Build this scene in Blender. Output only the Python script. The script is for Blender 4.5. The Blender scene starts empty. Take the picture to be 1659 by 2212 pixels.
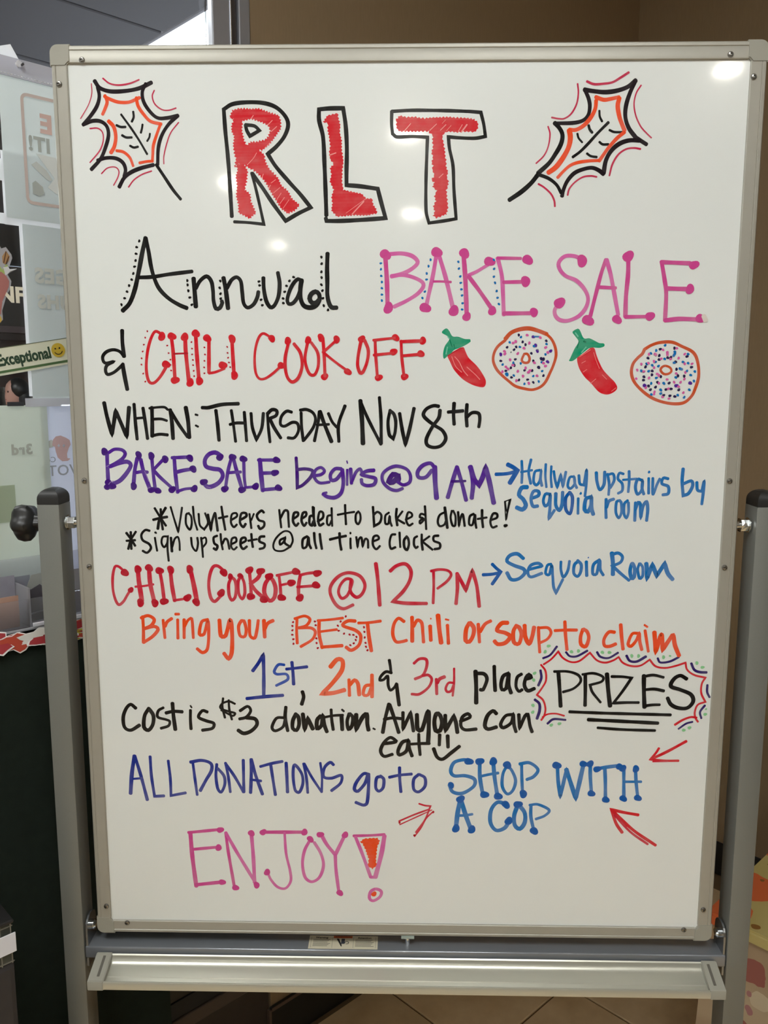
import bpy, bmesh, math, random
from mathutils import Vector, Matrix
from mathutils.geometry import tessellate_polygon
random.seed(7)
S = bpy.context.scene
COL = S.collection
PI = math.pi

# ------------------------------------------------------------------ camera, world, lights, exposure
cd = bpy.data.cameras.new('camera'); cam = bpy.data.objects.new('camera', cd); COL.objects.link(cam)
cam.location = (-0.0057, -1.117, 1.4353); cam.rotation_euler = (1.4218, -0.001, 0.0196)
cd.sensor_fit = 'VERTICAL'; cd.sensor_height = 36.0; cd.lens = 1800.0 / 2212.0 * 36.0
cd.clip_start = 0.02; cd.clip_end = 60
S.camera = cam
S.view_settings.view_transform = 'Standard'; S.view_settings.look = 'None'
S.view_settings.gamma = 1.0; S.view_settings.use_curve_mapping = False
S.view_settings.exposure = -0.05
wd = bpy.data.worlds.new('world'); S.world = wd; wd.use_nodes = True
bg = wd.node_tree.nodes['Background']; bg.inputs[0].default_value = (0.75, 0.85, 1.0, 1); bg.inputs[1].default_value = 0.6
PANEL_POWER = 18.5        # luminance of the added ceiling panels of the hall
SPOT_POWER = 170.0        # luminance of the recessed lamps
FILL_WINDOW = 8.5        # luminance of the added fill window left of the camera
WINDOW_POWER = 7.0        # daylight in the office window
OFFICE_PANEL = 46.0  # luminance of the added office panels

# ------------------------------------------------------------------ materials
MATS = {}
def new_mat(name):
    m = bpy.data.materials.new(name); m.use_nodes = True
    return m, m.node_tree, m.node_tree.nodes['Principled BSDF']
def mat(name, col, rough=0.5, metal=0.0, var=0.0, scale=20.0, bump=0.0, bscale=200.0, spec=0.5, stretch=(1, 1, 1), trans=0.0, coat=0.0):
    if name in MATS: return MATS[name]
    m, nt, p = new_mat(name)
    p.inputs['Roughness'].default_value = rough; p.inputs['Metallic'].default_value = metal
    p.inputs['Specular IOR Level'].default_value = spec
    p.inputs['Base Color'].default_value = (*col, 1)
    p.inputs['Coat Weight'].default_value = coat
    tc = nt.nodes.new('ShaderNodeTexCoord'); mp = nt.nodes.new('ShaderNodeMapping'); mp.inputs['Scale'].default_value = stretch
    nt.links.new(tc.outputs['Object'], mp.inputs[0])
    if var > 0:
        n = nt.nodes.new('ShaderNodeTexNoise'); n.inputs['Scale'].default_value = scale; n.inputs['Detail'].default_value = 4
        r = nt.nodes.new('ShaderNodeMix'); r.data_type = 'RGBA'
        r.inputs[6].default_value = (*[c * (1 - var) for c in col], 1); r.inputs[7].default_value = (*[min(1, c * (1 + var)) for c in col], 1)
        nt.links.new(mp.outputs[0], n.inputs[0]); nt.links.new(n.outputs[0], r.inputs[0]); nt.links.new(r.outputs[2], p.inputs['Base Color'])
    if bump > 0:
        n2 = nt.nodes.new('ShaderNodeTexNoise'); n2.inputs['Scale'].default_value = bscale; n2.inputs['Detail'].default_value = 3
        b = nt.nodes.new('ShaderNodeBump'); b.inputs['Strength'].default_value = bump; b.inputs['Distance'].default_value = 0.001
        nt.links.new(mp.outputs[0], n2.inputs[0]); nt.links.new(n2.outputs[0], b.inputs['Height']); nt.links.new(b.outputs[0], p.inputs['Normal'])
    if trans > 0:                      # thin paper lets light through
        tr = nt.nodes.new('ShaderNodeBsdfTranslucent'); tr.inputs[0].default_value = (*col, 1)
        mx = nt.nodes.new('ShaderNodeMixShader'); mx.inputs[0].default_value = trans
        nt.links.new(p.outputs[0], mx.inputs[1]); nt.links.new(tr.outputs[0], mx.inputs[2])
        nt.links.new(mx.outputs[0], nt.nodes['Material Output'].inputs[0])
    MATS[name] = m
    return m
def emis(name, col, s):
    if name in MATS: return MATS[name]
    m = bpy.data.materials.new(name); m.use_nodes = True; nt = m.node_tree
    for n in list(nt.nodes): nt.nodes.remove(n)
    e = nt.nodes.new('ShaderNodeEmission'); e.inputs[0].default_value = (*col, 1); e.inputs[1].default_value = s
    o = nt.nodes.new('ShaderNodeOutputMaterial'); nt.links.new(e.outputs[0], o.inputs[0]); MATS[name] = m
    return m
def clear(name, col, gloss=0.08, rough=0.02, opacity=0.0):
    if name in MATS: return MATS[name]
    m = bpy.data.materials.new(name); m.use_nodes = True; nt = m.node_tree
    for n in list(nt.nodes): nt.nodes.remove(n)
    t = nt.nodes.new('ShaderNodeBsdfTransparent'); t.inputs[0].default_value = (*col, 1)
    g = nt.nodes.new('ShaderNodeBsdfGlossy'); g.inputs['Roughness'].default_value = rough
    lw = nt.nodes.new('ShaderNodeFresnel'); lw.inputs[0].default_value = 1.45
    mx = nt.nodes.new('ShaderNodeMixShader'); o = nt.nodes.new('ShaderNodeOutputMaterial')
    mt = nt.nodes.new('ShaderNodeMath'); mt.operation = 'MULTIPLY'; mt.inputs[1].default_value = gloss * 10
    nt.links.new(lw.outputs[0], mt.inputs[0]); nt.links.new(mt.outputs[0], mx.inputs[0])
    nt.links.new(t.outputs[0], mx.inputs[1]); nt.links.new(g.outputs[0], mx.inputs[2])
    last = mx.outputs[0]
    if opacity > 0:
        d = nt.nodes.new('ShaderNodeBsdfDiffuse'); d.inputs[0].default_value = (*col, 1)
        m2 = nt.nodes.new('ShaderNodeMixShader'); m2.inputs[0].default_value = opacity
        nt.links.new(last, m2.inputs[1]); nt.links.new(d.outputs[0], m2.inputs[2]); last = m2.outputs[0]
    nt.links.new(last, o.inputs[0]); MATS[name] = m
    return m
def s2l(*c):
    return tuple(((v / 255) / 12.92 if v / 255 <= 0.04045 else (((v / 255) + 0.055) / 1.055) ** 2.4) for v in c)

# ------------------------------------------------------------------ helpers
def obj(name, bm, m=None, parent=None, smooth=False, kind=None):
    bmesh.ops.recalc_face_normals(bm, faces=bm.faces[:])
    me = bpy.data.meshes.new(name); bm.to_mesh(me); bm.free()
    if smooth:
        for p in me.polygons: p.use_smooth = True
        try: me.set_sharp_from_angle(angle=math.radians(35))
        except Exception: pass
    if m is not None: me.materials.append(m)
    o = bpy.data.objects.new(name, me); COL.objects.link(o)
    if parent is not None: o.parent = parent
    if kind: o['kind'] = kind
    return o
def thing(name, label, cat, loc=(0, 0, 0), rz=0.0, group=None):
    o = bpy.data.objects.new(name, None); COL.objects.link(o); o.empty_display_size = 0.05
    o.location = loc; o.rotation_euler = (0, 0, rz); tag(o, label, cat, group); return o
def tag(o, label, cat, group=None):
    o['label'] = label; o['category'] = cat
    if group: o['group'] = group
    return o
def box(bm, x0, x1, y0, y1, z0, z1, bevel=0.0, seg=2):
    r = bmesh.ops.create_cube(bm, size=1.0)
    vs = r['verts']
    for v in vs:
        v.co = Vector(((x0 + x1) / 2 + v.co.x * (x1 - x0), (y0 + y1) / 2 + v.co.y * (y1 - y0), (z0 + z1) / 2 + v.co.z * (z1 - z0)))
    if bevel > 0:
        es = list({e for v in vs for e in v.link_edges})
        bmesh.ops.bevel(bm, geom=es, offset=bevel, segments=seg, affect='EDGES', profile=0.5)
    return bm
def B(*a, **k):
    return box(bmesh.new(), *a, **k)
def extrude_profile(pts, mapf, a, b, bm=None):
    """closed profile pts (p,q) swept straight from parameter a to b; mapf(p,q,t)->xyz"""
    bm = bm or bmesh.new()
    v0 = [bm.verts.new(mapf(p, q, a)) for p, q in pts]; v1 = [bm.verts.new(mapf(p, q, b)) for p, q in pts]
    n = len(pts)
    for i in range(n):
        bm.faces.new((v0[i], v0[(i + 1) % n], v1[(i + 1) % n], v1[i]))
    bm.faces.new(v0[::-1]); bm.faces.new(v1)
    return bm
def cyl(bm, c, axis, r, h, seg=24, r2=None, bevel=0.0):
    """cylinder of length h centred at c along 'X','Y','Z'"""
    res = bmesh.ops.create_cone(bm, cap_ends=True, segments=seg, radius1=r, radius2=r if r2 is None else r2, depth=h)
    M = {'X': Matrix.Rotation(PI / 2, 4, 'Y'), 'Y': Matrix.Rotation(-PI / 2, 4, 'X'), 'Z': Matrix.Identity(4)}[axis]
    for v in res['verts']: v.co = M @ v.co + Vector(c)
    if bevel > 0:
        es = [e for e in {e for v in res['verts'] for e in v.link_edges} if len([f for f in e.link_faces if len(f.verts) > 4]) >= 1]
        bmesh.ops.bevel(bm, geom=es, offset=bevel, segments=2, affect='EDGES', profile=0.5)
    return bm
def lathe(bm, prof, c, axis='Z', seg=24, lobes=None):
    """prof: (r, h) list; axis direction"""
    M = {'X': Matrix.Rotation(PI / 2, 4, 'Y'), 'Y': Matrix.Rotation(-PI / 2, 4, 'X'), 'Z': Matrix.Identity(4)}[axis]
    rings = []
    for r, h in prof:
        ring = []
        for i in range(seg):
            a = 2 * PI * i / seg; rr = r * (lobes(a, h) if lobes else 1)
            ring.append(bm.verts.new(M @ Vector((rr * math.cos(a), rr * math.sin(a), h)) + Vector(c)))
        rings.append(ring)
    for k in range(len(rings) - 1):
        for i in range(seg):
            bm.faces.new((rings[k][i], rings[k][(i + 1) % seg], rings[k + 1][(i + 1) % seg], rings[k + 1][i]))
    bm.faces.new(rings[0][::-1]); bm.faces.new(rings[-1])
    return bm
def tube(bm, pts, r, seg=8):
    pts = [Vector(p) for p in pts]; rings = []
    for i, p in enumerate(pts):
        d = (pts[min(i + 1, len(pts) - 1)] - pts[max(i - 1, 0)]).normalized()
        a = d.cross(Vector((0, 0, 1)))
        if a.length < 1e-3: a = d.cross(Vector((0, 1, 0)))
        a.normalize(); b = d.cross(a)
        rings.append([bm.verts.new(p + a * r * math.cos(2 * PI * k / seg) + b * r * math.sin(2 * PI * k / seg)) for k in range(seg)])
    for k in range(len(rings) - 1):
        for i in range(seg):
            bm.faces.new((rings[k][i], rings[k][(i + 1) % seg], rings[k + 1][(i + 1) % seg], rings[k + 1][i]))
    bm.faces.new(rings[0][::-1]); bm.faces.new(rings[-1]); return bm
def slab(bm, poly, y0, y1):
    """polygon of (x,z) given a thickness along y"""
    tris = tessellate_polygon([[Vector((x, z, 0)) for x, z in poly]])
    n = len(poly)
    a = [bm.verts.new((x, y0, z)) for x, z in poly]; b = [bm.verts.new((x, y1, z)) for x, z in poly]
    for t in tris:
        try: bm.faces.new([a[i] for i in t]); bm.faces.new([b[i] for i in t][::-1])
        except ValueError: pass
    for i in range(n):
        try: bm.faces.new((a[i], a[(i + 1) % n], b[(i + 1) % n], b[i]))
        except ValueError: pass
    return bm
def text_mesh(body, size, bold=0.0, extrude=0.0002, align='LEFT', mirror=False, space=1.0):
    c = bpy.data.curves.new('txt', 'FONT'); c.body = body; c.size = size; c.offset = bold; c.extrude = extrude; c.align_x = align
    c.space_character = space; c.resolution_u = 3
    o = bpy.data.objects.new('txt', c); COL.objects.link(o)
    dg = bpy.context.evaluated_depsgraph_get(); me = bpy.data.meshes.new_from_object(o.evaluated_get(dg))
    bpy.data.objects.remove(o); bpy.data.curves.remove(c)
    bm = bmesh.new(); bm.from_mesh(me); bpy.data.meshes.remove(me)
    for v in bm.verts:
        x, y, z = v.co; v.co = Vector((-x if mirror else x, -z, y))      # stands up in the xz plane, facing -y
    return bm
def fitw(bm, w):
    xs = [v.co.x for v in bm.verts]; k = w / (max(xs) - min(xs))
    for v in bm.verts: v.co.x *= k
    return bm
def place(bm, x, y, z, rot=0.0):
    M = Matrix.Translation((x, y, z)) @ Matrix.Rotation(-rot, 4, 'Y')
    bmesh.ops.transform(bm, matrix=M, verts=bm.verts[:]); return bm

# frame of the 45 degree walls: local x runs along the office wall, local y into the office
P0 = Vector((-0.216, 0.583, 0)); R45 = PI / 4
def wl(u, y, z=0.0):
    k = math.sqrt(0.5); return Vector((P0.x + k * u - k * y, P0.y + k * u + k * y, z))
UC = 1.262                       # the room corner along the office wall

# ================================================================== THE SETTING
m_wallpaper = mat('wallpaper', s2l(152, 130, 100), 0.75, var=0.10, scale=260, bump=0.25, bscale=500, stretch=(1, 1, 0.12))
m_black = mat('black_vinyl', (0.014, 0.013, 0.013), 0.45)
m_tile = None
def tile_material():
    m, nt, p = new_mat('floor_tile')
    tc = nt.nodes.new('ShaderNodeTexCoord'); oi = nt.nodes.new('ShaderNodeObjectInfo')
    ad = nt.nodes.new('ShaderNodeVectorMath'); ad.operation = 'ADD'
    nt.links.new(tc.outputs['Object'], ad.inputs[0]); nt.links.new(oi.outputs['Location'], ad.inputs[1])
    n = nt.nodes.new('ShaderNodeTexNoise'); n.inputs['Scale'].default_value = 9; n.inputs['Detail'].default_value = 6
    n.inputs['Roughness'].default_value = 0.6
    cr = nt.nodes.new('ShaderNodeValToRGB'); cr.color_ramp.elements[0].position = 0.3; cr.color_ramp.elements[1].position = 0.7
    cr.color_ramp.elements[0].color = (*s2l(214, 184, 140), 1); cr.color_ramp.elements[1].color = (*s2l(238, 212, 170), 1)
    mx = nt.nodes.new('ShaderNodeMix'); mx.data_type = 'RGBA'; mx.blend_type = 'MULTIPLY'; mx.inputs[0].default_value = 1
    cr2 = nt.nodes.new('ShaderNodeMapRange'); cr2.inputs[3].default_value = 0.88; cr2.inputs[4].default_value = 1.05
    nt.links.new(oi.outputs['Random'], cr2.inputs[0])
    nt.links.new(ad.outputs[0], n.inputs[0]); nt.links.new(n.outputs[0], cr.inputs[0]); nt.links.new(cr.outputs[0], mx.inputs[6]); nt.links.new(cr2.outputs[0], mx.inputs[7])
    nt.links.new(mx.outputs[2], p.inputs['Base Color']); p.inputs['Roughness'].default_value = 0.42
    return m
m_tile = tile_material()
m_grout = mat('grout', s2l(120, 98, 70), 0.9)
def wbox(name, u0, u1, y0, y1, z0, z1, m, parent=None, bevel=0.0, kind=None):
    o = obj(name, B(u0, u1, y0, y1, z0, z1, bevel=bevel), m, parent, kind=kind)
    if parent is None: o.location = P0; o.rotation_euler = (0, 0, R45)
    return o
floor = wbox('floor', -8.2, 4.0, -8.2, 9.0, -0.06, -0.0045, m_grout, kind='structure')
tm = None
TS = 0.3235
for i in range(-9, 4):
    for j in range(-8, 0):
        u0 = 0.212 + TS * i; y0 = -0.3386 + TS * (j + 1)
        if u0 + TS > UC: continue
        if y0 + TS > 0.0 and y0 > -0.02: continue
        if tm is None:
            t = obj('tile', B(0, TS - 0.005, 0, TS - 0.005, -0.008, 0.0, bevel=0.0015, seg=1), m_tile, floor); tm = t.data
        else:
            t = bpy.data.objects.new('tile', tm); COL.objects.link(t); t.parent = floor
        t.location = (u0 + 0.0025, y0 + 0.0025, 0)
m_ceil = mat('ceiling_white', s2l(205, 203, 198), 0.9)
m_hall = mat('hall_wall', s2l(192, 186, 174), 0.85)
ceiling = wbox('ceiling', -8.2, UC + 0.1, -8.2, 0.0, 2.76, 2.86, m_ceil, kind='structure')
wbox('wall_left', -0.095, UC + 0.1, 0.0, 0.10, 0.0, 2.76, m_wallpaper, kind='structure')
wbox('wall_right', UC, UC + 0.1, -8.2, 0.0, 0.0, 2.76, m_wallpaper, kind='structure')
wbox('wall_back', -8.3, -8.2, -8.2, 0.1, 0.0, 2.76, m_hall, kind='structure')
wbox('wall_front', -8.3, UC + 0.1, -8.3, -8.2, 0.0, 2.76, m_hall, kind='structure')
wbox('wall_far_left', -4.0, -3.2, 0.0, 0.10, 0.0, 2.76, m_hall, kind='structure')
wbox('wall_far_left', -8.2, -6.8, 0.0, 0.10, 0.0, 2.76, m_hall, kind='structure')
wbox('wall_far_left', -6.8, -4.0, 0.0, 0.10, 0.0, 0.3, m_hall, kind='structure')
wbox('wall_far_left', -6.8, -4.0, 0.0, 0.10, 2.5, 2.76, m_hall, kind='structure')
w3 = bpy.data.objects.new('window_3', None); COL.objects.link(w3); w3.location = wl(-6.8, 0.0, 0.3); w3.rotation_euler = (0, 0, R45); w3['kind'] = 'structure'  # unseen window added to fill light on the lower board
obj('pane', B(0.03, 2.77, 0.05, 0.056, 0.03, 2.17), emis('hall_daylight', (0.86, 0.94, 1.0), FILL_WINDOW), w3)
for a_ in ((0, 2.8, 0, 0.08, 0, 0.03), (0, 2.8, 0, 0.08, 2.17, 2.2), (0, 0.03, 0, 0.08, 0.03, 2.17), (2.77, 2.8, 0, 0.08, 0.03, 2.17), (1.38, 1.42, 0, 0.08, 0.03, 2.17)):
    obj('window_frame', B(*a_, bevel=0.002), mat('hall_window_frame', s2l(170, 170, 172), 0.4, 0.5), w3)
wbox('baseboard_left', -0.100, UC, -0.008, 0.0, 0.0, 0.1, m_black, bevel=0.002, kind='structure')
wbox('baseboard_right', UC - 0.008, UC, -4.0, -0.008, 0.0, 0.1, m_black, bevel=0.002, kind='structure')
# header above the office glass
wbox('wall_header', -3.2, -0.095, 0.0, 0.10, 2.60, 2.76, m_wallpaper, kind='structure')

# office behind the glass
m_off = mat('office_wall', s2l(84, 80, 79), 0.85)
m_offc = mat('office_ceiling', s2l(50, 49, 52), 0.95, var=0.05, scale=300, spec=0.12)
m_carpet = mat('carpet', s2l(52, 50, 50), 0.95, var=0.2, scale=400)
wbox('wall_office_side', 0.74, 0.84, 0.10, 0.52, 0.0, 2.78, m_off, kind='structure')
wbox('wall_office_low', 0.74, 0.84, 0.55, 2.9, 0.0, 0.95, m_off, kind='structure')
wbox('wall_office_far', -3.3, 4.0, 8.6, 8.7, 0.0, 2.78, mat('office_far', s2l(120, 112, 106), 0.9), kind='structure')
wbox('wall_office_left', -3.3, -3.2, 0.10, 8.6, 0.0, 2.78, m_off, kind='structure')
wbox('wall_office_right', 3.9, 4.0, 2.9, 8.6, 0.0, 2.78, m_off, kind='structure')
oc = wbox('ceiling_office', -3.3, 4.0, 0.10, 8.7, 2.80, 2.86, mat('ceiling_grid', s2l(96, 94, 98), 0.7), kind='structure')
# lay-in ceiling panels with recessed joints
pm = None
for i in range(-3, 2):
    for j in range(0, 8):
        u0 = -0.48 + 1.22 * i; y0 = 0.52 + 0.61 * j
        if u0 + 1.22 > 0.745 + 0.01: continue
        if pm is None:
            t = obj('ceiling_panel', B(0, 1.205, 0, 0.595, 0, 0.018, bevel=0.004, seg=1), m_offc, oc); pm = t.data
        else:
            t = bpy.data.objects.new('ceiling_panel', pm); COL.objects.link(t); t.parent = oc
        t.location = (u0, y0, 2.785)
# the office window and its daylight
win2 = thing('window_2', 'bright daylight window in the office side wall', 'window', wl(0.74, 0.55, 0.95), R45)
del win2['category']; del win2['label']; win2['kind'] = 'structure'
m_alu_w = mat('window_aluminium', s2l(178, 180, 186), 0.35, 0.6)
obj('pane', B(0.0, 0.006, 0.0, 2.35, 0.0, 1.834), emis('daylight', (0.88, 0.94, 1.0), WINDOW_POWER), win2)
for a in ((-0.004, 0.06, -0.03, 0.0, 0, 1.83), (-0.004, 0.06, 2.35, 2.38, 0, 1.83), (-0.004, 0.06, -0.03, 2.38, -0.03, 0.0), (-0.012, -0.002, 1.60, 1.63, 0.0, 1.83)):
    obj('window_frame', B(*a, bevel=0.002), m_alu_w, win2)
# added office panels, out of sight, brightening the paper backs and the office
for k, (u, y) in enumerate(((-1.3, 1.0), (-0.9, 4.6))):
    f = thing('office_light', ['recessed ceiling light panel just behind the office glass', 'recessed ceiling light panel deep inside the office'][k], 'light', wl(u, y, 2.745), R45, 'light panels of the office')
    obj('frame', B(-0.61, 0.61, -0.3, 0.3, 0.02, 0.036, bevel=0.003), mat('white_metal', (0.7, 0.7, 0.7), 0.4), f)
    obj('diffuser', B(-0.58, 0.58, -0.27, 0.27, 0.006, 0.02), emis('office_diffuser', (1.0, 0.98, 0.95), OFFICE_PANEL), f)

# ------------------------------------------------------------------ hall lamps and added light panels
m_trimring = mat('lamp_trim', (0.75, 0.75, 0.73), 0.4)
def downlight(x, y, lab, r=0.075):
    t = thing('downlight', lab, 'light', (x, y, 2.76), 0, 'recessed lamps in the hall ceiling')
    obj('trim_ring', lathe(bmesh.new(), [(r + 0.03, 0), (r + 0.03, -0.006), (r + 0.004, -0.010), (r + 0.004, 0.0)], (0, 0, 0), 'Z', 32), m_trimring, t, True)
    obj('lens', cyl(bmesh.new(), (0, 0, -0.004), 'Z', r, 0.008, 32), emis('lamp_lens', (1.0, 0.96, 0.86), SPOT_POWER), t)
for x, y, lab in ((-1.113, -4.553, 'recessed lamp behind the camera, reflected left of the letter R'),
                  (0.02, -3.5, 'recessed lamp behind the camera, reflected beside the letter T'),
                  (0.078, -5.573, 'recessed lamp reflected between the letters L and T'),
                  (-1.165, -6.978, 'farthest recessed lamp, reflected above the word Annual')):
    downlight(x, y, lab)
downlight(1.36, -2.64, 'recessed lamp nearest the right wall, reflected at the top right corner', 0.05)
m_pan = emis('panel_diffuser', (0.98, 1.0, 0.985), PANEL_POWER)  # unseen panels added as main light for the board and papers
for k, (x, y, lab) in enumerate(((-0.80, -1.15, 'light panel in the hall ceiling left of the camera'), (0.30, -1.45, 'light panel in the hall ceiling right of the camera'), (1.9, -1.7, 'light panel in the hall ceiling beside the right wall'))):
    f = thing('ceiling_light', lab, 'light', (x, y, 2.735), 0, 'light panels of the hall')
    obj('frame', B(-0.33, 0.33, -0.33, 0.33, 0.012, 0.025, bevel=0.003), m_trimring, f)
    q_ = 0.15 if k == 2 else 0.29
    obj('diffuser', B(-q_, q_, -q_, q_, 0.0, 0.012), m_pan, f)

# ================================================================== OFFICE GLAZING
m_alu = mat('brushed_aluminium', s2l(176, 178, 186), 0.38, 0.55, var=0.05, scale=60, stretch=(40, 40, 1))
win1 = thing('window_1', '', '', wl(0, 0, 0), R45); del win1['label']; del win1['category']; win1['kind'] = 'structure'
obj('mullion', B(-0.1780, -0.140, -0.004, 0.012, 1.055, 2.76, bevel=0.002), m_alu, win1)
obj('mullion_stop', B(-0.138, -0.1215, 0.004, 0.04, 1.055, 2.76, bevel=0.002), mat('dark_aluminium', s2l(96, 92, 92), 0.4, 0.5), win1)
obj('mullion_stop', B(-0.1205, -0.096, -0.002, 0.04, 1.055, 2.76, bevel=0.002), m_alu, win1)
obj('mullion_bead', B(-0.1415, -0.1385, -0.006, 0.008, 1.055, 2.76, bevel=0.0008), mat('polished_aluminium', (0.85, 0.87, 0.9), 0.2, 0.9), win1)  # highlight of the mullion's corner edge, built as a pale strip
obj('pane', B(-3.2, -0.1795, 0.012, 0.018, 1.055, 2.60), clear('glass', (0.93, 0.95, 0.95), 0.09), win1)
obj('head_rail', B(-3.2, -0.18, -0.004, 0.05, 2.57, 2.60, bevel=0.002), m_alu, win1)

# ------------------------------------------------------------------ reception counter below the glass
m_kick = mat('kick_dark', s2l(58, 50, 46), 0.5, var=0.15, scale=40)
m_navy = mat('kick_navy', s2l(26, 28, 34), 0.5)
ctr = thing('reception_counter', 'dark reception counter under the office glass, behind the left post', 'counter', wl(0, 0, 0), R45)
obj('worktop', B(-3.2, -0.102, -0.10, 0.10, 1.030, 1.055, bevel=0.004), mat('worktop', s2l(92, 84, 78), 0.35, var=0.1), ctr)
obj('front_panel', B(-3.2, -0.102, 0.0, 0.03, 0.205, 1.030), mat('panel_olive', s2l(62, 59, 52), 0.6, var=0.12, scale=30), ctr)
obj('navy_strip', B(-3.2, -0.102, -0.004, 0.03, 0.202, 0.238, bevel=0.001), m_navy, ctr)
obj('kick_rail', B(-3.2, -0.102, -0.008, 0.03, 0.171, 0.201, bevel=0.003), mat('kick_rail', s2l(84, 74, 68), 0.45), ctr)
obj('kick_board', B(-3.2, -0.102, -0.002, 0.03, 0.0, 0.171, bevel=0.001), m_kick, ctr)
obj('kick_bead', B(-0.0995, UC - 0.01, -0.011, -0.0085, 0.093, 0.101, bevel=0.001), mat('kick_bead', s2l(96, 80, 70), 0.45), ctr)
obj('kick_post', B(-0.107, -0.1005, -0.012, -0.0, 0.0, 0.099, bevel=0.002), mat('kick_bead', s2l(96, 80, 70), 0.45), ctr)

# dark green cloth hanging over the counter edge
def cloth():
    bm = bmesh.new(); nu, nv = 120, 26; g = []
    for i in range(nu + 1):
        u = -2.4 + (2.4 - 0.40) * i / nu; row = []
        for j in range(nv + 1):
            t = j / nv
            if t < 0.12: y = 0.0 - 0.104 * (t / 0.12); z = 1.0585
            else:
                s = (t - 0.12) / 0.88; z = 1.0585 - 0.97 * s
                y = -0.106 - 0.004 - (0.016 * math.sin(u * 31) + 0.008 * math.sin(u * 57 + 1) + 0.026) * (0.15 + 0.85 * s) * min(1, s * 4) + 0.006 * math.sin(u * 20 + z * 9)
            row.append(bm.verts.new((u, y, z)))
        g.append(row)
    for i in range(nu):
        for j in range(nv): bm.faces.new((g[i][j], g[i + 1][j], g[i + 1][j + 1], g[i][j + 1]))
    bmesh.ops.solidify(bm, geom=bm.faces[:], thickness=-0.0015)
    return bm
m_green = mat('green_cloth', s2l(34, 47, 39), 0.85, var=0.25, scale=60, bump=0.4, bscale=900)
tc = obj('tablecloth', cloth(), m_green, None, True); tc.location = wl(0, 0, 0); tc.rotation_euler = (0, 0, R45)
tag(tc, 'dark green cloth draped over the reception counter to the floor', 'tablecloth')

# ------------------------------------------------------------------ papers and signs on the glass (all given in wall coordinates)
m_pap = mat('paper_grey', s2l(232, 237, 236), 0.7, var=0.02, scale=30, trans=0.45)
m_pap2 = mat('paper_white', s2l(252, 253, 255), 0.7, trans=0.55)
m_papb = mat('paper_bluish', s2l(236, 240, 252), 0.7, var=0.03, scale=12, trans=0.45)
m_tape = clear('tape', (0.86, 0.87, 0.93), 0.09, 0.2, 0.45)
m_fred = mat('faded_red', s2l(206, 190, 184), 0.8); m_fgrey = mat('faded_grey', s2l(176, 182, 178), 0.8); m_fgrey2 = mat('faded_light_grey', s2l(200, 205, 202), 0.8)
def sheet(name, label, u0, u1, z0, z1, y, m, cat='paper', rot=0.0, group=None, curl=0.002):
    """a sheet of paper, root at its lower edge; local origin (u0,z0)"""
    t = thing(name, label, cat, wl(u0, y, z0), R45, group); t.rotation_euler = (0, 0, R45)
    bm = bmesh.new(); w = u1 - u0; h = z1 - z0; g = []
    for i in range(9):
        row = []
        for j in range(9):
            x = w * i / 8; z = h * j / 8
            row.append(bm.verts.new((x, -curl * math.sin(PI * i / 8) * (1 - j / 8) - 0.0004, z)))
        g.append(row)
    for i in range(8):
        for j in range(8): bm.faces.new((g[i][j], g[i + 1][j], g[i + 1][j + 1], g[i][j + 1]))
    bmesh.ops.solidify(bm, geom=bm.faces[:], thickness=0.0003)
    obj('paper', bm, m, t, True)
    return t
def decal(t, name, poly, y, m, ox, oz):
    return obj(name, slab(bmesh.new(), [(u - ox, z - oz) for u, z in poly], y, y - 0.0002), m, t)
def frame_path(bm, pts, w, y):
    """closed ribbon of width w"""
    n = len(pts); V = [Vector((p[0], p[1])) for p in pts]; a = []; b = []
    for i in range(n):
        d = (V[(i + 1) % n] - V[i - 1]).normalized(); nn = Vector((-d.y, d.x))
        a.append(bm.verts.new((V[i].x + nn.x * w / 2, y, V[i].y + nn.y * w / 2))); b.append(bm.verts.new((V[i].x - nn.x * w / 2, y, V[i].y - nn.y * w / 2)))
    for i in range(n): bm.faces.new((a[i], a[(i + 1) % n], b[(i + 1) % n], b[i]))
    return bm
def rrect(x0, x1, z0, z1, r, k=5):
    out = []
    for cx, cz, a0 in ((x1 - r, z1 - r, 0), (x0 + r, z1 - r, 90), (x0 + r, z0 + r, 180), (x1 - r, z0 + r, 270)):
        for i in range(k + 1):
            a = math.radians(a0 + 90 * i / k); out.append((cx + r * math.cos(a), cz + r * math.sin(a)))
    return out
GY = 0.011      # front face of the glass
# white backing sheets first (they show as bright edges round the others)
sheet('paper_sheet', 'bright white backing sheet, its edges showing round the landscape flyer', -0.5515, -0.30, 1.6815, 1.790, GY, m_pap2)
sheet('paper_sheet', 'bright white backing sheet, a narrow edge left of the portrait flyer', -0.5307, -0.33, 1.42, 1.686, GY - 0.0008, m_pap2)
sheet('paper_sheet', 'white sheet at the left picture edge beside the middle of the landscape flyer', -0.86, -0.5470, 1.7450, 1.777, GY - 0.0016, m_pap2)
sheet('paper_sheet', 'narrow white strip at the left picture edge under the landscape flyer', -0.86, -0.5445, 1.6815, 1.6975, GY - 0.0024, m_pap2)
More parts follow.
